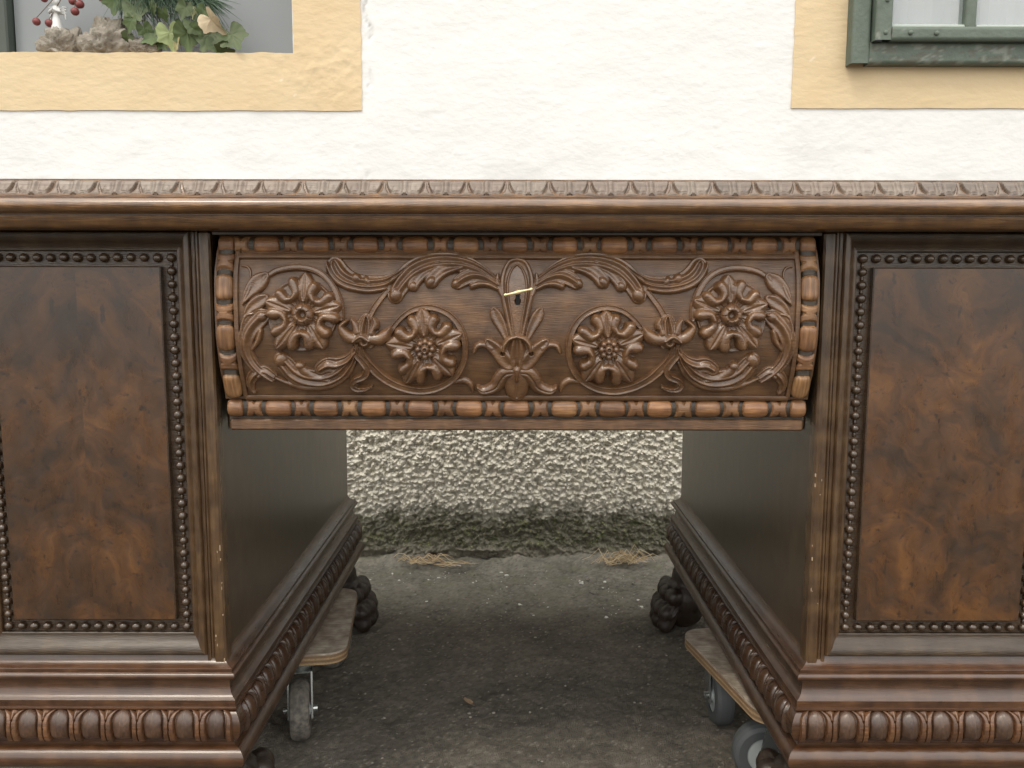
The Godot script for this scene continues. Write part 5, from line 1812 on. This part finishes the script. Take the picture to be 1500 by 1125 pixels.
	for q in L:
		var size: float = q[2] * 0.00166 * 1.45
		var ang := deg_to_rad(q[3])
		var b := Basis(Vector3.BACK, ang) * Basis(Vector3.RIGHT, rng.randf_range(-0.5, 0.3)) * Basis(Vector3.UP, rng.randf_range(-0.6, 0.6))
		var p: Vector3 = Vector3(sx.call(q[0]), sy.call(q[1]), zf + 0.030 + rng.randf_range(-0.012, 0.014)) - root
		p.y = maxf(p.y, 0.006)
		var at := p - b * Vector3(0, size * 0.35, 0)
		put("leaf", leaf_mesh(size, 5 if q[5] % 3 else 3, q[4], 0.18, rng.randf_range(-0.35, 0.35), q[5]), mats.vert, ivy, Transform3D(b, at))
		var st0: Vector3 = Vector3(at.x * 0.75, maxf(at.y * 0.6, 0.004), -0.004)
		tube(vine, [at, at.lerp(st0, 0.5) + Vector3(0.002, 0.004, 0), st0], [0.0006, 0.0007, 0.0010], 5)
	tube(vine, [Vector3(-0.09, 0.10, 0.0), Vector3(-0.05, 0.075, 0.012), Vector3(-0.005, 0.045, 0.02), Vector3(0.03, 0.030, 0.02), Vector3(0.09, 0.020, 0.01), Vector3(0.14, 0.012, 0.006)], [0.0013, 0.0013, 0.0013, 0.0012, 0.0011, 0.0008], 6)
	put("vine", vine.commit(), plain(lin(0.30, 0.24, 0.14), 0.8), ivy)
	# one withered leaf among them
	var dry := leaf_mesh(0.066, 3, Vector3(0.46, 0.375, 0.25), 0.5, -0.5, 40, 0.1)
	tag(put("dry_leaf", dry, mats.vert, self, Transform3D(Basis(Vector3.BACK, deg_to_rad(212)) * Basis(Vector3.UP, 0.5), Vector3(sx.call(311), sy.call(30), zf + 0.064))), "withered cream-coloured leaf lying on the ivy in the window", "leaf")

# ---------------------------------------------------------------- litter on the ground

func build_litter() -> void:
	var straw := func(called: String, at: Vector3, count: int, wide: float, high: float, label: String, seed_: int) -> void:
		var rg := RandomNumberGenerator.new()
		rg.seed = seed_
		var st := begin()
		for i in count:
			var a := rg.randf_range(-0.5, 0.5)
			var l := rg.randf_range(0.4, 1.0)
			var p := Vector3(rg.randf_range(-0.4, 0.4) * wide, 0.003 + rg.randf() * 0.006, rg.randf_range(-0.02, 0.02))
			var d := Vector3(cos(a) * (1 if rg.randf() > 0.4 else -1), 0, sin(a) * 0.6)
			var pts := [p, p + d * wide * 0.25 * l + Vector3(0, high * rg.randf() * l, 0), p + d * wide * 0.5 * l + Vector3(0, high * rg.randf_range(0.0, 0.7) * l, rg.randf_range(-0.01, 0.01)), p + d * wide * 0.72 * l + Vector3(0, high * 0.1, 0)]
			st.set_color(Color(0.42, 0.28, 0.14).lerp(Color(0.66, 0.53, 0.34), rg.randf()))
			tube(st, pts, [0.0009, 0.0011, 0.0009, 0.0004], 4)
		tag(put(called, st.commit(), mats.vert, self, Transform3D(Basis(), at)), label, "dry grass", "dry grass at the foot of the wall")
	straw.call("dry_grass_tuft", Vector3(-0.228, 0.012, -2.045), 40, 0.085, 0.026, "flat tuft of dry straw at the wall foot, the one nearer the left pedestal", 4)
	straw.call("dry_grass_tuft", Vector3(0.262, 0.012, -2.04), 46, 0.10, 0.050, "spiky tuft of dry straw at the wall foot, the one nearer the right pedestal", 9)
	straw.call("dry_grass_tuft", Vector3(-0.165, 0.012, -2.025), 9, 0.10, 0.008, "few thin dry stalks lying flat beside the flat straw tuft", 14)
	var lf := leaf_mesh(0.026, 5, Vector3(0.26, 0.17, 0.10), 0.35, 0.5, 51)
	tag(put("fallen_leaf", lf, mats.vert, self, Transform3D(Basis(Vector3.UP, 1.9) * Basis(Vector3.RIGHT, -1.25), Vector3(-0.070, 0.006, -1.345))), "small brown fallen leaf lying on the dark ground between the dollies", "leaf")
	# loose grit and pebbles
	var peb := star([[Vector3.ZERO, 0.5], [Vector3(0.25, 0.05, 0.1), 0.42], [Vector3(-0.2, -0.05, -0.1), 0.40]], 7, 0.25, 2.0)
	var mm := MultiMesh.new()
	mm.transform_format = MultiMesh.TRANSFORM_3D
	mm.use_colors = true
	mm.mesh = peb
	var n := 2600
	mm.instance_count = n
	for i in n:
		var z := rng.randf_range(-2.08, -0.98)
		if i % 3 == 0:
			z = rng.randf_range(-2.08, -1.72)
		var x := rng.randf_range(-0.46, 0.46)
		var s := 0.0016 + 0.0035 * pow(rng.randf(), 4.0) + (0.005 * rng.randf() if i % 60 == 0 else 0.0)
		mm.set_instance_transform(i, Transform3D(Basis(Vector3.UP, rng.randf() * TAU).scaled(Vector3(s * rng.randf_range(0.8, 1.5), s * 0.7, s)), Vector3(x, 0.0010, z)))
		var c := Color(0.10, 0.09, 0.075).lerp(Color(0.36, 0.33, 0.28), pow(rng.randf(), 2.0))
		if i % 15 == 0:
			c = Color(0.62, 0.60, 0.55)
		mm.set_instance_color(i, c)
	var mi := MultiMeshInstance3D.new()
	mi.name = "gravel"
	mi.multimesh = mm
	mi.material_override = coloured(0.95)
	add_child(mi)
	tag(mi, "loose grit and small pebbles scattered over the dark asphalt", "gravel", "", "stuff")
